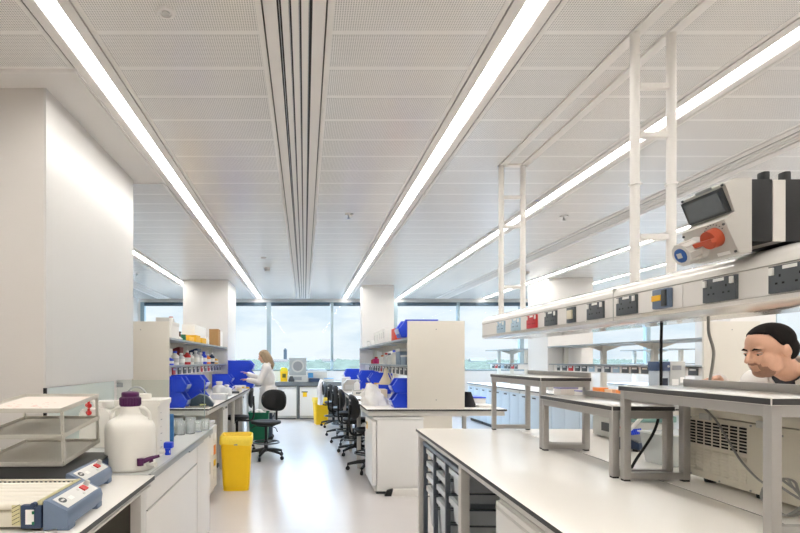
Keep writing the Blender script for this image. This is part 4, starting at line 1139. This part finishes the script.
t = carton('tissue_box', 'flat grey and white tissue box on the middle island', (.86, 7.95, IH), .22, .12, .08, PAPER, 0, lidm=LGREY, lab=GREY)
t = thing('water_bath', 'grey bench instrument beyond the tissue box on the middle island', 'lab instrument', (.82, 9.15, IH))
MB().prism([(-.13,0),(.15,0),(.15,.19),(-.06,.2),(-.13,.12)], 'y', -.12, .12, bev=.012).build('body', M('warm_lgrey','#b9b5ae',.45,var=.03), t)
B(-.10,-.125,.03,.1,-.118,.11).build('panel', LGREY, t); B(-.12,-.11,0,.13,.11,.008).build('base', DGREY, t)
bottle('spray_bottle', 'white spray bottle beside the grey instrument on the middle island', (.90, 8.72, IH), .22, .05, PAPER, PAPER)
carton('white_carton', 'white carton at the far end of the middle island', (.80, 9.85, IH), .16, .2, .22, PAPER)
# upper shelf
ns = ['nearest','second','third','fourth','fifth']
carton('patterned_box', 'dark patterned box on the middle upper shelf next to the orange box', (1.34, 7.0, UZ), .14, .30, .17, M('pattern_dark', '#3a3548', .6, var=.5, scale=60))
carton('orange_box', 'orange red spotted box on the middle upper shelf', (1.21, 6.62, UZ), .12, .26, .15, M('orange_spot', '#d9472a', .6, var=.3, scale=55))
for k, (y, h) in enumerate(((7.35, .20), (7.52, .20), (7.72, .20), (8.0, .19), (8.3, .19))):
    t = thing('binder', 'white ring binder on the middle upper shelf, %s of five' % ns[k], 'binder', (1.25, y, UZ), 0, 'white binders on the upper shelf')
    B(-.11,-.035,0,.11,.035,h,bev=.004).build('cover', PAPER, t); B(-.112,-.02,h*.3,-.109,.02,h*.75).build('spine_label', LGREY, t)
carton('small_box', 'small white box on the middle upper shelf beyond the binders', (1.2, 8.85, UZ), .12, .16, .09, PAPER)
bottle('small_jar', 'small pale jar at the far end of the middle upper shelf', (1.2, 9.4, UZ), .10, .045, PAPER, LGREY, neck=.9, cat='jar')
# lower shelf
carton('grey_drawer_box', 'lower grey drawer box on the middle lower shelf', (1.27, 6.15, LZ), .16, .30, .12, M('blue_slate', '#77899a', .5, var=.05), lidm=LGREY, group='grey drawer boxes')
carton('grey_drawer_box', 'upper grey drawer box stacked on the middle lower shelf', (1.27, 6.5, LZ), .16, .30, .21, M('blue_slate', '#77899a'), lidm=LGREY, group='grey drawer boxes')
for k, (y, h, r, m_, c, cn) in enumerate(((6.85,.16,.05,PAPER,BLUE,'white blue capped'), (7.1,.20,.05,PAPER,BLUE,'tall white blue capped'), (7.5,.16,.05,PAPER,DBLUE,'white navy capped'), (7.8,.17,.045,M('cloudy_plastic', '#d6d9da'),RED,'cloudy red capped'), (8.2,.14,.05,PAPER,ORANGE,'white orange capped'), (8.9,.12,.06,M('magenta','#c6246e',.4,var=.05),RED,'magenta'), (9.2,.10,.05,RED,PAPER,'red white capped'))):
    bottle('reagent_bottle', '%s bottle on the lower shelf of the middle island' % cn, (1.25, y, LZ), h, r, m_, c, 'reagent bottles on the middle lower shelf')
# right part of the middle island
t = thing('black_bag', 'black soft bag behind the tall cream end panel', 'bag', (1.90, 5.95, IH))
MB().loft([[( (.10*math.cos(a)*(1-.6*z))+.0, .12*math.sin(a)*(1-.5*z), (.17*z)) for a in [i/16*2*math.pi for i in range(16)]] for z in (0,.25,.5,.75,1)]).build('fabric', M('black_cloth', '#15171d', .8, var=.3, scale=30), t)
t = carton('blue_crate', 'blue and white crate on the right edge of the middle island', (2.09, 6.4, IH), .26, .3, .09, PAPER, lidm=BLUE)
carton('paper_stack', 'stack of white paper on the middle island right edge', (2.07, 5.92, IH), .2, .25, .025, PAPER, R(5), cat='papers')

# right island: analyser and boxes
t = thing('analyser', 'blue and grey analyser with a dark screen on the right island', 'lab instrument', (3.96+.1, 5.62+.15, IH))
IGR = M('instrument_grey', '#b9bbb8', .45, var=.02)
B(-.13,-.11,0.0,-.01,.06,.42,bev=.008).build('screen_module', M('instr_bluegrey','#aeb6bd',.45,var=.02), t)
B(-.14,-.12,.42,-.005,.06,.525,bev=.008).build('blue_hood', M('hood_blue','#3a4a68',.4,var=.05), t)
B(-.115,-.116,.10,-.03,-.108,.34).build('screen', M('dark_screen','#232c3b',.15,var=.2), t)
B(.0,-.11,0,.17,.10,.525,bev=.01).build('main_module', IGR, t)
for x0,x1,z0,z1 in ((.02,.09,.24,.33),(.11,.155,.29,.35)): B(x0,-.113,z0,x1,-.110,z1).build('paper_note', PAPER, t)
B(.02,-.114,.43,.12,-.110,.48).build('vent', GREY, t); MB().cyl((-.03,-.126,.47),(-.03,-.118,.47),.012).build('knob', LGREY, t)
for k, (x, w_, y) in enumerate(((4.02, .26, 7.85), (4.13, .26, 7.45))):
    carton('archive_box', '%s pale cardboard box on the right island seen through the far riser' % ['left', 'right'][k], (x, y, IH), w_, .22, .13-.03*k, M('pale_card', '#d8cfc4', .7, var=.04), lidm=M('lilac_card','#8f88a8',.6,var=.2,scale=40), group='pale boxes on the right island')
for k, (x, y, h) in enumerate(((4.12, 7.1, .11), (4.14, 6.85, .10), (4.14, 6.6, .10))):
    carton('orange_carton', '%s orange carton on the right island' % ['left', 'middle', 'right'][k], (x, y, IH), .13, .16, h+.05, ORANGE if k != 1 else M('peach','#f0c5a0',.6), group='orange cartons on the right island')
bottle('squeeze_bottle', 'white bottle with a dark nozzle on the right island', (4.22, 6.45, IH), .20, .05, PAPER, DBLUE)
bottle('yellow_label_bottle', 'white bottle with a yellow label on the right island', (4.20, 6.1, IH), .24, .055, PAPER, PAPER, lab=YEL)
# ------------------------------------------------------------------ lab chairs
SEATM = M('polyurethane_black', '#191a1c', .55, var=.12, scale=40, bump=.15)
def lab_chair(label, loc, rz, seat_h=.56):
    """local: faces +x"""
    t = thing('lab_chair', label, 'chair', loc, rz, 'black draughtsman lab chairs')
    for k in range(5):
        a = R(72*k+18); c, s = math.cos(a), math.sin(a)
        MB().tube([(c*.03, s*.03, .13), (c*.16, s*.16, .115), (c*.29, s*.29, .085)], .02, seg=8, rr=[.028,.024,.017]).build('base_arm', BLACK, t)
        cs = MB().cyl((c*.29-s*.011, s*.29+c*.011, .028), (c*.29+s*.011, s*.29-c*.011, .028), .028, seg=14).build('castor', RUB, t)
        MB().cyl((c*.29, s*.29, .03), (c*.29, s*.29, .09), .009, seg=8).build('castor_stem', BLACK, cs)
    MB().cyl((0,0,.10),(0,0,.26),.03).build('hub', BLACK, t); MB().cyl((0,0,.26),(0,0,seat_h-.06),.021).build('gas_column', BLACK, t)
    ring = [(.20*math.cos(i/28*2*math.pi), .20*math.sin(i/28*2*math.pi), .24) for i in range(29)]
    fr = MB().tube(ring, .011, seg=8).build('foot_ring', M('ring_metal', '#55585a', .35, metal=.6), t)
    for k in range(3):
        a = R(120*k+40); MB().cyl((.02*math.cos(a), .02*math.sin(a), .23), (.2*math.cos(a), .2*math.sin(a), .24), .009, seg=8).build('spoke', BLACK, fr)
    B(-.11,-.09,seat_h-.075,.10,.09,seat_h-.045,bev=.006).build('mechanism', BLACK, t)
    for y in (.10, -.10): MB().tube([(.0,y*.8,seat_h-.06),(.03,y*2,seat_h-.085),(.06,y*2.5,seat_h-.13)],.007,seg=8).build('lever', BLACK, t)
    rings = []
    for f, z in ((.0,-.045),(.80,-.045),(.97,-.03),(1,-.012),(.97,.006),(.82,.012),(.55,.002),(.0,-.004)):
        rings.append([((.215 if math.cos(a) > 0 else .20)*f*math.copysign(abs(math.cos(a))**.85, math.cos(a)), .225*f*math.copysign(abs(math.sin(a))**.85, math.sin(a)), seat_h+z) for a in [i/32*2*math.pi for i in range(32)]])
    MB().loft(rings, caps=False).build('seat', SEATM, t, ang=60)
    MB().tube(spline([(-.08,0,seat_h-.065),(-.20,0,seat_h-.07),(-.265,0,seat_h-.02),(-.275,0,seat_h+.15),(-.262,0,seat_h+.30)],5),.016,seg=10).build('back_post', BLACK, t)
    B(-.285,-.03,seat_h+.20,-.255,.03,seat_h+.33,bev=.006).build('bracket', BLACK, t)
    rings = []
    for f, dx in ((.0,-.012),(.8,-.014),(.96,-.008),(1,.006),(.95,.02),(.75,.026),(.0,.022)):
        r_ = []
        for i in range(32):
            a = i/32*2*math.pi
            yy = .235*f*math.copysign(abs(math.cos(a))**.8, math.cos(a)); zz = .165*f*math.copysign(abs(math.sin(a))**.8, math.sin(a))
            r_.append((-.25+dx+.9*yy*yy - .06*zz, yy, seat_h+.30+zz))
        rings.append(r_)
    b = MB().loft(rings, caps=False).build('backrest', SEATM, t, ang=60)
    MB().loft([[(x, y, seat_h+.385+z) for y, z in ((-.035,-.012),(.035,-.012),(.035,.012),(-.035,.012))] for x in (-.272, -.263)]).build('white_label', PAPER, b)
    return t
ch = lab_chair('black swivel lab chair in the aisle before the green bin', (-.575, 7.62, 0), R(238), .55)
def more(label, loc, rz): return dup(ch, label, loc, R(rz), 'black draughtsman lab chairs')
more('black lab chair pulled up to the left bench behind the aisle chair', (-1.10, 8.3, 0), 186)
more('black lab chair nearest the freezer in the row at the middle island', (.86, 6.72, 0), 8)
more('second black lab chair from the freezer in the row', (.80, 7.95, 0), -10)
more('third black lab chair from the freezer in the row', (.76, 8.95, 0), 6)
more('fourth black lab chair from the freezer in the row', (.72, 9.85, 0), 14)
more('last black lab chair of the row with a lab coat hung on it', (.64, 11.25, 0), -8)

# ------------------------------------------------------------------ people
def fuse(mb, vox, name, mat, parent, smooth=6, post=None, keep=None):
    """union of overlapping closed shells -> one continuous surface"""
    me = bpy.data.meshes.new(name); bmesh.ops.recalc_face_normals(mb.bm, faces=mb.bm.faces[:]); mb.bm.to_mesh(me); mb.bm.free()
    o = bpy.data.objects.new(name, me); COL.objects.link(o)
    m = o.modifiers.new('r', 'REMESH'); m.mode = 'VOXEL'; m.voxel_size = vox
    if smooth:
        q = o.modifiers.new('s', 'SMOOTH'); q.factor = .5; q.iterations = smooth
    dg = bpy.context.evaluated_depsgraph_get()
    me2 = bpy.data.meshes.new_from_object(o.evaluated_get(dg)); me2.name = name
    o.modifiers.clear(); o.data = me2; bpy.data.meshes.remove(me)
    bm = bmesh.new(); bm.from_mesh(me2)
    if post:
        for v in bm.verts: v.co = post(v.co.copy())
    if keep:
        bmesh.ops.delete(bm, geom=[f for f in bm.faces if not keep(f.calc_center_median())], context='FACES')
    bm.to_mesh(me2); bm.free()
    me2.materials.clear(); me2.materials.append(mat); me2.shade_smooth()
    if parent: o.parent = parent
    return o
def limb(mb, pts, rads, seg=14):
    for (p, r), (q, s) in zip(list(zip(pts, rads)), list(zip(pts[1:], rads[1:]))):
        mb.cyl(p, q, r, s, seg=seg)
    for p, r in zip(pts, rads): mb.ell(p, (r, r, r), u=14, v=10)
def rotto(fwd, up=(0,0,1)):
    f = Vector(fwd).normalized(); l = Vector(up).cross(f).normalized(); u = f.cross(l)
    return Matrix((f, l, u)).transposed()
def hand(mb, wrist, d, palmn, side, s=1.0, curl=.5):
    """wrist point, direction of the fingers, palm normal, thumb side +1/-1"""
    d = Vector(d).normalized(); n = Vector(palmn); n = (n - d*n.dot(d)).normalized(); k = d.cross(n).normalized()*side
    w = Vector(wrist)
    for a in (-.028, -.010, .008, .026):
        limb(mb, [w + k*a*.6*s, w + d*.085*s + k*a*s], [.016*s, .0125*s], seg=10)
    for a, L in ((.030, .072), (.010, .082), (-.010, .076), (-.029, .060)):
        p = w + d*.088*s + k*a*s; dd = d.copy(); pts = [p]
        for j in range(3):
            dd = (dd + n*curl*(.55 if j else .3)).normalized(); p = p + dd*L*s*(.45, .32, .27)[j]; pts.append(p)
        limb(mb, pts, [.0098*s, .009*s, .0082*s, .007*s], seg=10)
    p = w + d*.03*s + k*.03*s; q = p + (d*.7+k*.8+n*.3).normalized()*.040*s; r_ = q + (d*.95+k*.2+n*.5).normalized()*.034*s
    limb(mb, [p, q, r_], [.015*s, .0115*s, .0085*s], seg=10)

def person(label, root, J, head, fwd, up, s, skin, hairm, shirt, coatm, trou, vox, long_hair=False, beard=None, V=None):
    t = thing('person', label, 'person', root)
    o = Vector(root); T = lambda p: Vector(p) - o
    Rm = rotto(fwd, up); H = T(head)
    hp = lambda x, y, z: H + Rm @ (Vector((x, y, z))*s)
    body = MB()
    def he(c, r, tilt=None): body.ell(hp(*c), [v*s for v in r], Rm if tilt is None else Rm @ tilt, u=24, v=16)
    he((-.012, 0, .034), (.098, .077, .084)); he((.022, 0, -.035), (.070, .059, .082)); he((.052, 0, -.088), (.034, .034, .026))
    for q in (-1, 1):
        he((.050, q*.034, -.028), (.030, .026, .036)); he((.072, q*.026, .020), (.016, .028, .012))
        he((-.008, q*.077, -.006), (.021, .008, .032), Matrix.Rotation(q*-.35, 3, 'Z')); he((.100, q*.010, -.030), (.010, .008, .008))
        he((.02, q*.041, -.070), (.034, .012, .026))
    limb(body, [hp(.085, 0, .014), hp(.104, 0, -.012), hp(.112, 0, -.027)], [.008*s, .010*s, .0115*s])
    he((.084, 0, -.055), (.012, .024, .0075)); he((.081, 0, -.067), (.013, .021, .0075))
    limb(body, [hp(-.035, 0, -.04), hp(-.045, 0, -.085), T(J['neck'])], [.056*s, .054*s, .052*s])
    def torso(mb, g):
        a, b_, c = T(J['chest']), T(J['waist']), T(J['pelvis']); sl, sr = T(J['ls']), T(J['rs'])
        side = (sl-sr).normalized(); ax = (a-c).normalized(); fr = side.cross(ax).normalized()
        Mx = Matrix((fr, side, ax)).transposed()
        top = (sl+sr)/2; W = (sl-sr).length/2
        n = 14; rings = []
        for k in range(n):
            v = k/(n-1)
            if v < .5: p = c.lerp(b_, v/.5*.999)
            else: p = b_.lerp(a, (v-.5)/.25) if v < .75 else a.lerp(top, (v-.75)/.25)
            wd = (.165, .15, .165, .185)[min(3, int(v*4))]*s
            dp = (.115, .105, .115, .10)[min(3, int(v*4))]*s
            if v > .9: dp *= .8
            rings.append([p + side*(wd+g)*math.cos(i/24*2*math.pi) + fr*(dp+g)*math.sin(i/24*2*math.pi) for i in range(24)])
        mb.loft(rings); mb.ell(c, (.12*s+g, .165*s+g, .11*s+g), Mx)
        limb(mb, [sr, (sr+sl)/2+ax*.03, sl], [.062*s+g, .07*s+g, .062*s+g])
        return side, ax, fr
    side, ax, fr = torso(body, 0)
    for p in 'lr':
        limb(body, [T(J[p+'s']), T(J[p+'e']), T(J[p+'w'])], [.055*s, .042*s, .029*s])
        wv = (T(J[p+'w'])-T(J[p+'e'])).normalized(); hd = Vector(J.get(p+'hd', wv))
        hand(body, T(J[p+'w']), hd, J.get(p+'pn', (0, 0, -1)), J.get(p+'th', 1), s)
        limb(body, [T(J[p+'h']), T(J[p+'k']), T(J[p+'a'])], [.088*s, .06*s, .042*s])
        a = T(J[p+'a']); fo = Vector((fwd[0], fwd[1], 0)).normalized()
        limb(body, [a - fo*.04 + Vector((0,0,-.045)), a + fo*.15 + Vector((0,0,-.055))], [.034*s, .028*s])
    eyes = [hp(.080, q*.031, .003) for q in (-1, 1)]
    f3 = Rm @ Vector((1, 0, 0))
    def post(v):
        for e in eyes:
            d2 = (v-e).length_squared
            v = v - f3*(.009*s*math.exp(-d2/(.014*s)**2))
        m = Rm.transposed() @ (v-H)/s
        if m.x > .06 and abs(m.y) < .03: v = v - f3*(.0035*s*math.exp(-((m.z+.061)/.0035)**2))
        return v
    b = fuse(body, vox, 'body', skin, t, 5, post)
    for q, e in zip((-1, 1), eyes):
        ey = MB(); ey.ell(hp(.0745, q*.031, .002), (.010*s, .0125*s, .0085*s), Rm); k = ey.build('eye', M('eye_white', '#cfc6bf', .2), b)
        MB().ell(hp(.083, q*.031, -.0025), (.003*s, .0052*s, .0048*s), Rm).build('iris', BLACK, k)
        lid = MB(); lid.tube([hp(.080, q*.017, .004), hp(.0865, q*.030, .0065), hp(.078, q*.045, .003)], .0028*s); lid.build('eyelid', skin, b)
        MB().tube([hp(.0865, q*.014, .020), hp(.091, q*.028, .0255), hp(.079, q*.050, .019)], .004*s, rr=[.003*s,.0045*s,.002*s]).build('eyebrow', hairm, b)
    # hair
    hb = MB()
    hb.ell(hp(-.017, 0, .041), (.101*s, .0815*s, .085*s), Rm, u=40, v=28); hb.ell(hp(-.045, 0, .0), (.075*s, .076*s, .075*s), Rm, u=30, v=20)
    if long_hair:
        limb(hb, [hp(-.05, 0, .0), hp(-.085, 0, -.09), hp(-.10, 0, -.19), hp(-.09, 0, -.26)], [.085*s, .075*s, .062*s, .03*s])
        for q in (-1, 1): limb(hb, [hp(.0, q*.062, .02), hp(-.01, q*.075, -.06), hp(-.04, q*.075, -.15)], [.035*s, .032*s, .02*s])
    def keep(p):
        m = Rm.transposed() @ (p-H)/s
        if long_hair: return not (m.x > .045 and m.z < .055) 
        kn = ((-.2,-.075),(-.05,-.066),(-.028,-.02),(-.012,.012),(.012,.030),(.022,.050),(.036,.082),(.06,.092),(.2,.097))
        lo = -.075
        for (xa, za), (xb, zb) in zip(kn, kn[1:]):
            if xa <= m.x < xb: lo = za + (zb-za)*(m.x-xa)/(xb-xa)
        return m.z > lo
    h = fuse(hb, .0032*(2.6 if long_hair else 1), 'hair', hairm, b, 3, None, keep)
    sm = h.modifiers.new('thick', 'SOLIDIFY'); sm.thickness = .004
    if beard:
        bb = MB(); bb.ell(hp(.0225, 0, -.0365), (.0725*s, .0615*s, .0845*s), Rm, u=40, v=28); bb.ell(hp(.052, 0, -.088), (.0365*s, .0365*s, .029*s), Rm, u=24, v=16)
        def kb(p):
            m = Rm.transposed() @ (p-H)/s
            if m.x < -.01 or m.z < -.125: return False
            if abs(m.y) < .024 and m.x > .05: return m.z < -.080 or (-.050 < m.z < -.040 and m.x > .06)
            return abs(m.y) < .046 and -.12 < m.z < (-.046 if abs(m.y) < .034 else -.06) and m.x > .03
        fuse(bb, .0035, 'beard', beard, b, 3, None, kb)
    # clothes
    sh = MB(); torso(sh, .008); 
    fuse(sh, .012, 'shirt', shirt, t, 3)
    tr = MB()
    for p in 'lr': limb(tr, [T(J[p+'h'])+Vector((0,0,.06)), T(J[p+'k']), T(J[p+'a'])+Vector((0,0,.0))], [.108*s, .078*s, .062*s])
    tr.ell(T(J['pelvis']), (.135*s, .175*s, .12*s), u=20, v=14)
    fuse(tr, .014, 'trousers', trou, t, 3)
    for p in 'lr':
        a = T(J[p+'a']); fo = Vector((fwd[0], fwd[1], 0)).normalized(); sb = MB()
        limb(sb, [a - fo*.045 + Vector((0,0,-.043)), a + fo*.15 + Vector((0,0,-.050))], [.044*s, .037*s])
        fuse(sb, .008, 'shoe', BLACK, t, 2, lambda v: Vector((v.x, v.y, max(v.z, -o.z+.002))))
    ct = MB(); torso(ct, .024)
    for p in 'lr': limb(ct, [T(J[p+'s']), T(J[p+'e']), T(J[p+'w'])], [.075*s, .060*s, .048*s])
    hem = T(J['pelvis']) + Vector((fwd[0], fwd[1], 0)).normalized()*.0; 
    ct.loft([[hem + Vector((0,0,dz)) + Vector((math.cos(i/28*2*math.pi)*(rx*(1+.04*math.sin(i*1.7))), math.sin(i/28*2*math.pi)*ry*(1+.04*math.sin(i*1.7)), 0)) for i in range(28)] for dz, rx, ry in ((-.38, .20*s, .25*s), (-.2, .19*s, .235*s), (0, .17*s, .215*s), (.1, .15*s, .20*s))])
    nk = T(J['neck']); topc = (T(J['ls'])+T(J['rs']))/2
    limb(ct, [nk - ax*.07, nk + ax*.035], [.105*s, .080*s])
    def kc(p):
        r_ = p - topc; u_ = r_.dot(fr); v_ = r_.dot(side); w_ = r_.dot(ax)
        if (p-nk).dot(ax) > .045 and (p-nk).length < .14: return False
        if u_ > .02 and abs(v_) < (w_+.19)*.26 and w_ < .16: return False
        return True
    c = fuse(ct, .009, 'lab_coat', coatm, t, 5, None, kc)
    c.modifiers.new('thick', 'SOLIDIFY').thickness = .004
    inn, out = [], []
    for k in range(25):
        th = R(38 + 284*k/24); back = (1-math.cos(th))/2
        d_ = fr*math.cos(th) + side*math.sin(th)*1.05
        inn.append(nk + d_*.078 + ax*(-.015 + .055*back)); out.append(nk + d_*(.108 + .012*back) + ax*(-.055 + .03*back))
    vb = nk - ax*.20 + fr*.10
    inn = [vb] + inn + [vb]; out = [vb + side*.06 + ax*.015] + out + [vb - side*.06 + ax*.015]
    inn[0] = vb + side*.008; inn[-1] = vb - side*.008
    cl = MB(); cl.loft([inn, [ (a_+b_)/2 + ax*.012 for a_, b_ in zip(inn, out)], out], closed=False, caps=False)
    q_ = cl.build('collar', coatm, c, ang=70); q_.modifiers.new('thick', 'SOLIDIFY').thickness = .006
    return t
SKIN = M('skin', '#d6a88f', .55, var=.06, scale=60)
COAT = M('lab_coat_white', '#e9e5e1', .75, var=.03, scale=20, bump=.3)
person('man with short dark hair in a white lab coat, bent over behind the beige unit', (2.78, 2.58, 0),
  dict(neck=(2.425, 2.545, 1.395), chest=(2.59, 2.57, 1.19), waist=(2.72, 2.58, 1.03), pelvis=(2.80, 2.58, .90), ls=(2.52, 2.36, 1.33), rs=(2.45, 2.74, 1.325),
       le=(2.42, 2.24, 1.06), lw=(2.27, 2.46, 1.00), re=(2.33, 2.84, 1.13), rw=(2.17, 2.68, 1.335), lpn=(0,0,-1), rpn=(-.3,-.6,-.6), rhd=(-.75,-.55,.22), rth=-1, lth=1,
       lh=(2.80, 2.48, .88), lk=(2.78, 2.45, .48), la=(2.82, 2.44, .075), rh=(2.80, 2.68, .88), rk=(2.76, 2.71, .48), ra=(2.80, 2.73, .075)),
  (2.275, 2.50, 1.502), (-.95, -.03, -.22), (-.1, 0, 1), 1.06, SKIN, M('hair_dark', '#120d0b', .85, spec=.2, var=.3, scale=90, bump=.5), M('shirt_charcoal', '#33343c', .8, var=.1), COAT, M('trousers_navy', '#2b2f3a', .8, var=.1), .0055,
  beard=M('stubble', '#9a7562', .7, var=.15, scale=160))
person('woman with long fair hair in a white lab coat standing at the left bench', (-.70, 9.55, 0),
  dict(neck=(-.715, 9.55, 1.40), chest=(-.69, 9.55, 1.20), waist=(-.68, 9.55, 1.03), pelvis=(-.67, 9.55, .88), ls=(-.71, 9.38, 1.31), rs=(-.71, 9.72, 1.31),
       le=(-.82, 9.30, 1.06), lw=(-1.03, 9.38, 1.10), re=(-.85, 9.78, 1.10), rw=(-1.06, 9.70, 1.20), lpn=(0,0,-1), rpn=(0,0,-1), lth=1, rth=-1,
       lh=(-.67, 9.46, .86), lk=(-.68, 9.45, .47), la=(-.66, 9.45, .075), rh=(-.67, 9.64, .86), rk=(-.68, 9.65, .47), ra=(-.66, 9.65, .075)),
  (-.765, 9.55, 1.535), (-.95, .1, -.28), (-.2, 0, 1), .98, SKIN, M('hair_fair', '#9a8468', .55, var=.3, scale=50, bump=.4), M('shirt_grey', '#8a8f98', .8), COAT, M('jeans', '#3d4656', .8, var=.1), .008, long_hair=True)

# lab coat hung over the last chair
t = thing('hung_lab_coat', 'white lab coat hung over the backrest of the last chair', 'lab coat', (.39, 11.25, 0))
mb = MB()
rings = []
for z, w_, d_ in ((.50,.24,.05),(.62,.22,.055),(.75,.20,.06),(.88,.17,.06),(.97,.13,.05),(1.02,.07,.035),(1.04,.03,.02)):
    rings.append([(-.02+d_*math.sin(a)*(1+.2*math.sin(5*a+z*9)) - .05*(1-z), w_*math.cos(a)*(1+.08*math.sin(7*a+z*5)), z) for a in [i/32*2*math.pi for i in range(32)]])
mb.loft(rings); mb.build('cloth', COAT, t, ang=70)
for q in (-1, 1): MB().tube(spline([(-.03, q*.14, .96), (-.07, q*.19, .82), (-.06, q*.2, .64)], 5), .04, seg=10, rr=None).build('sleeve', COAT, t)
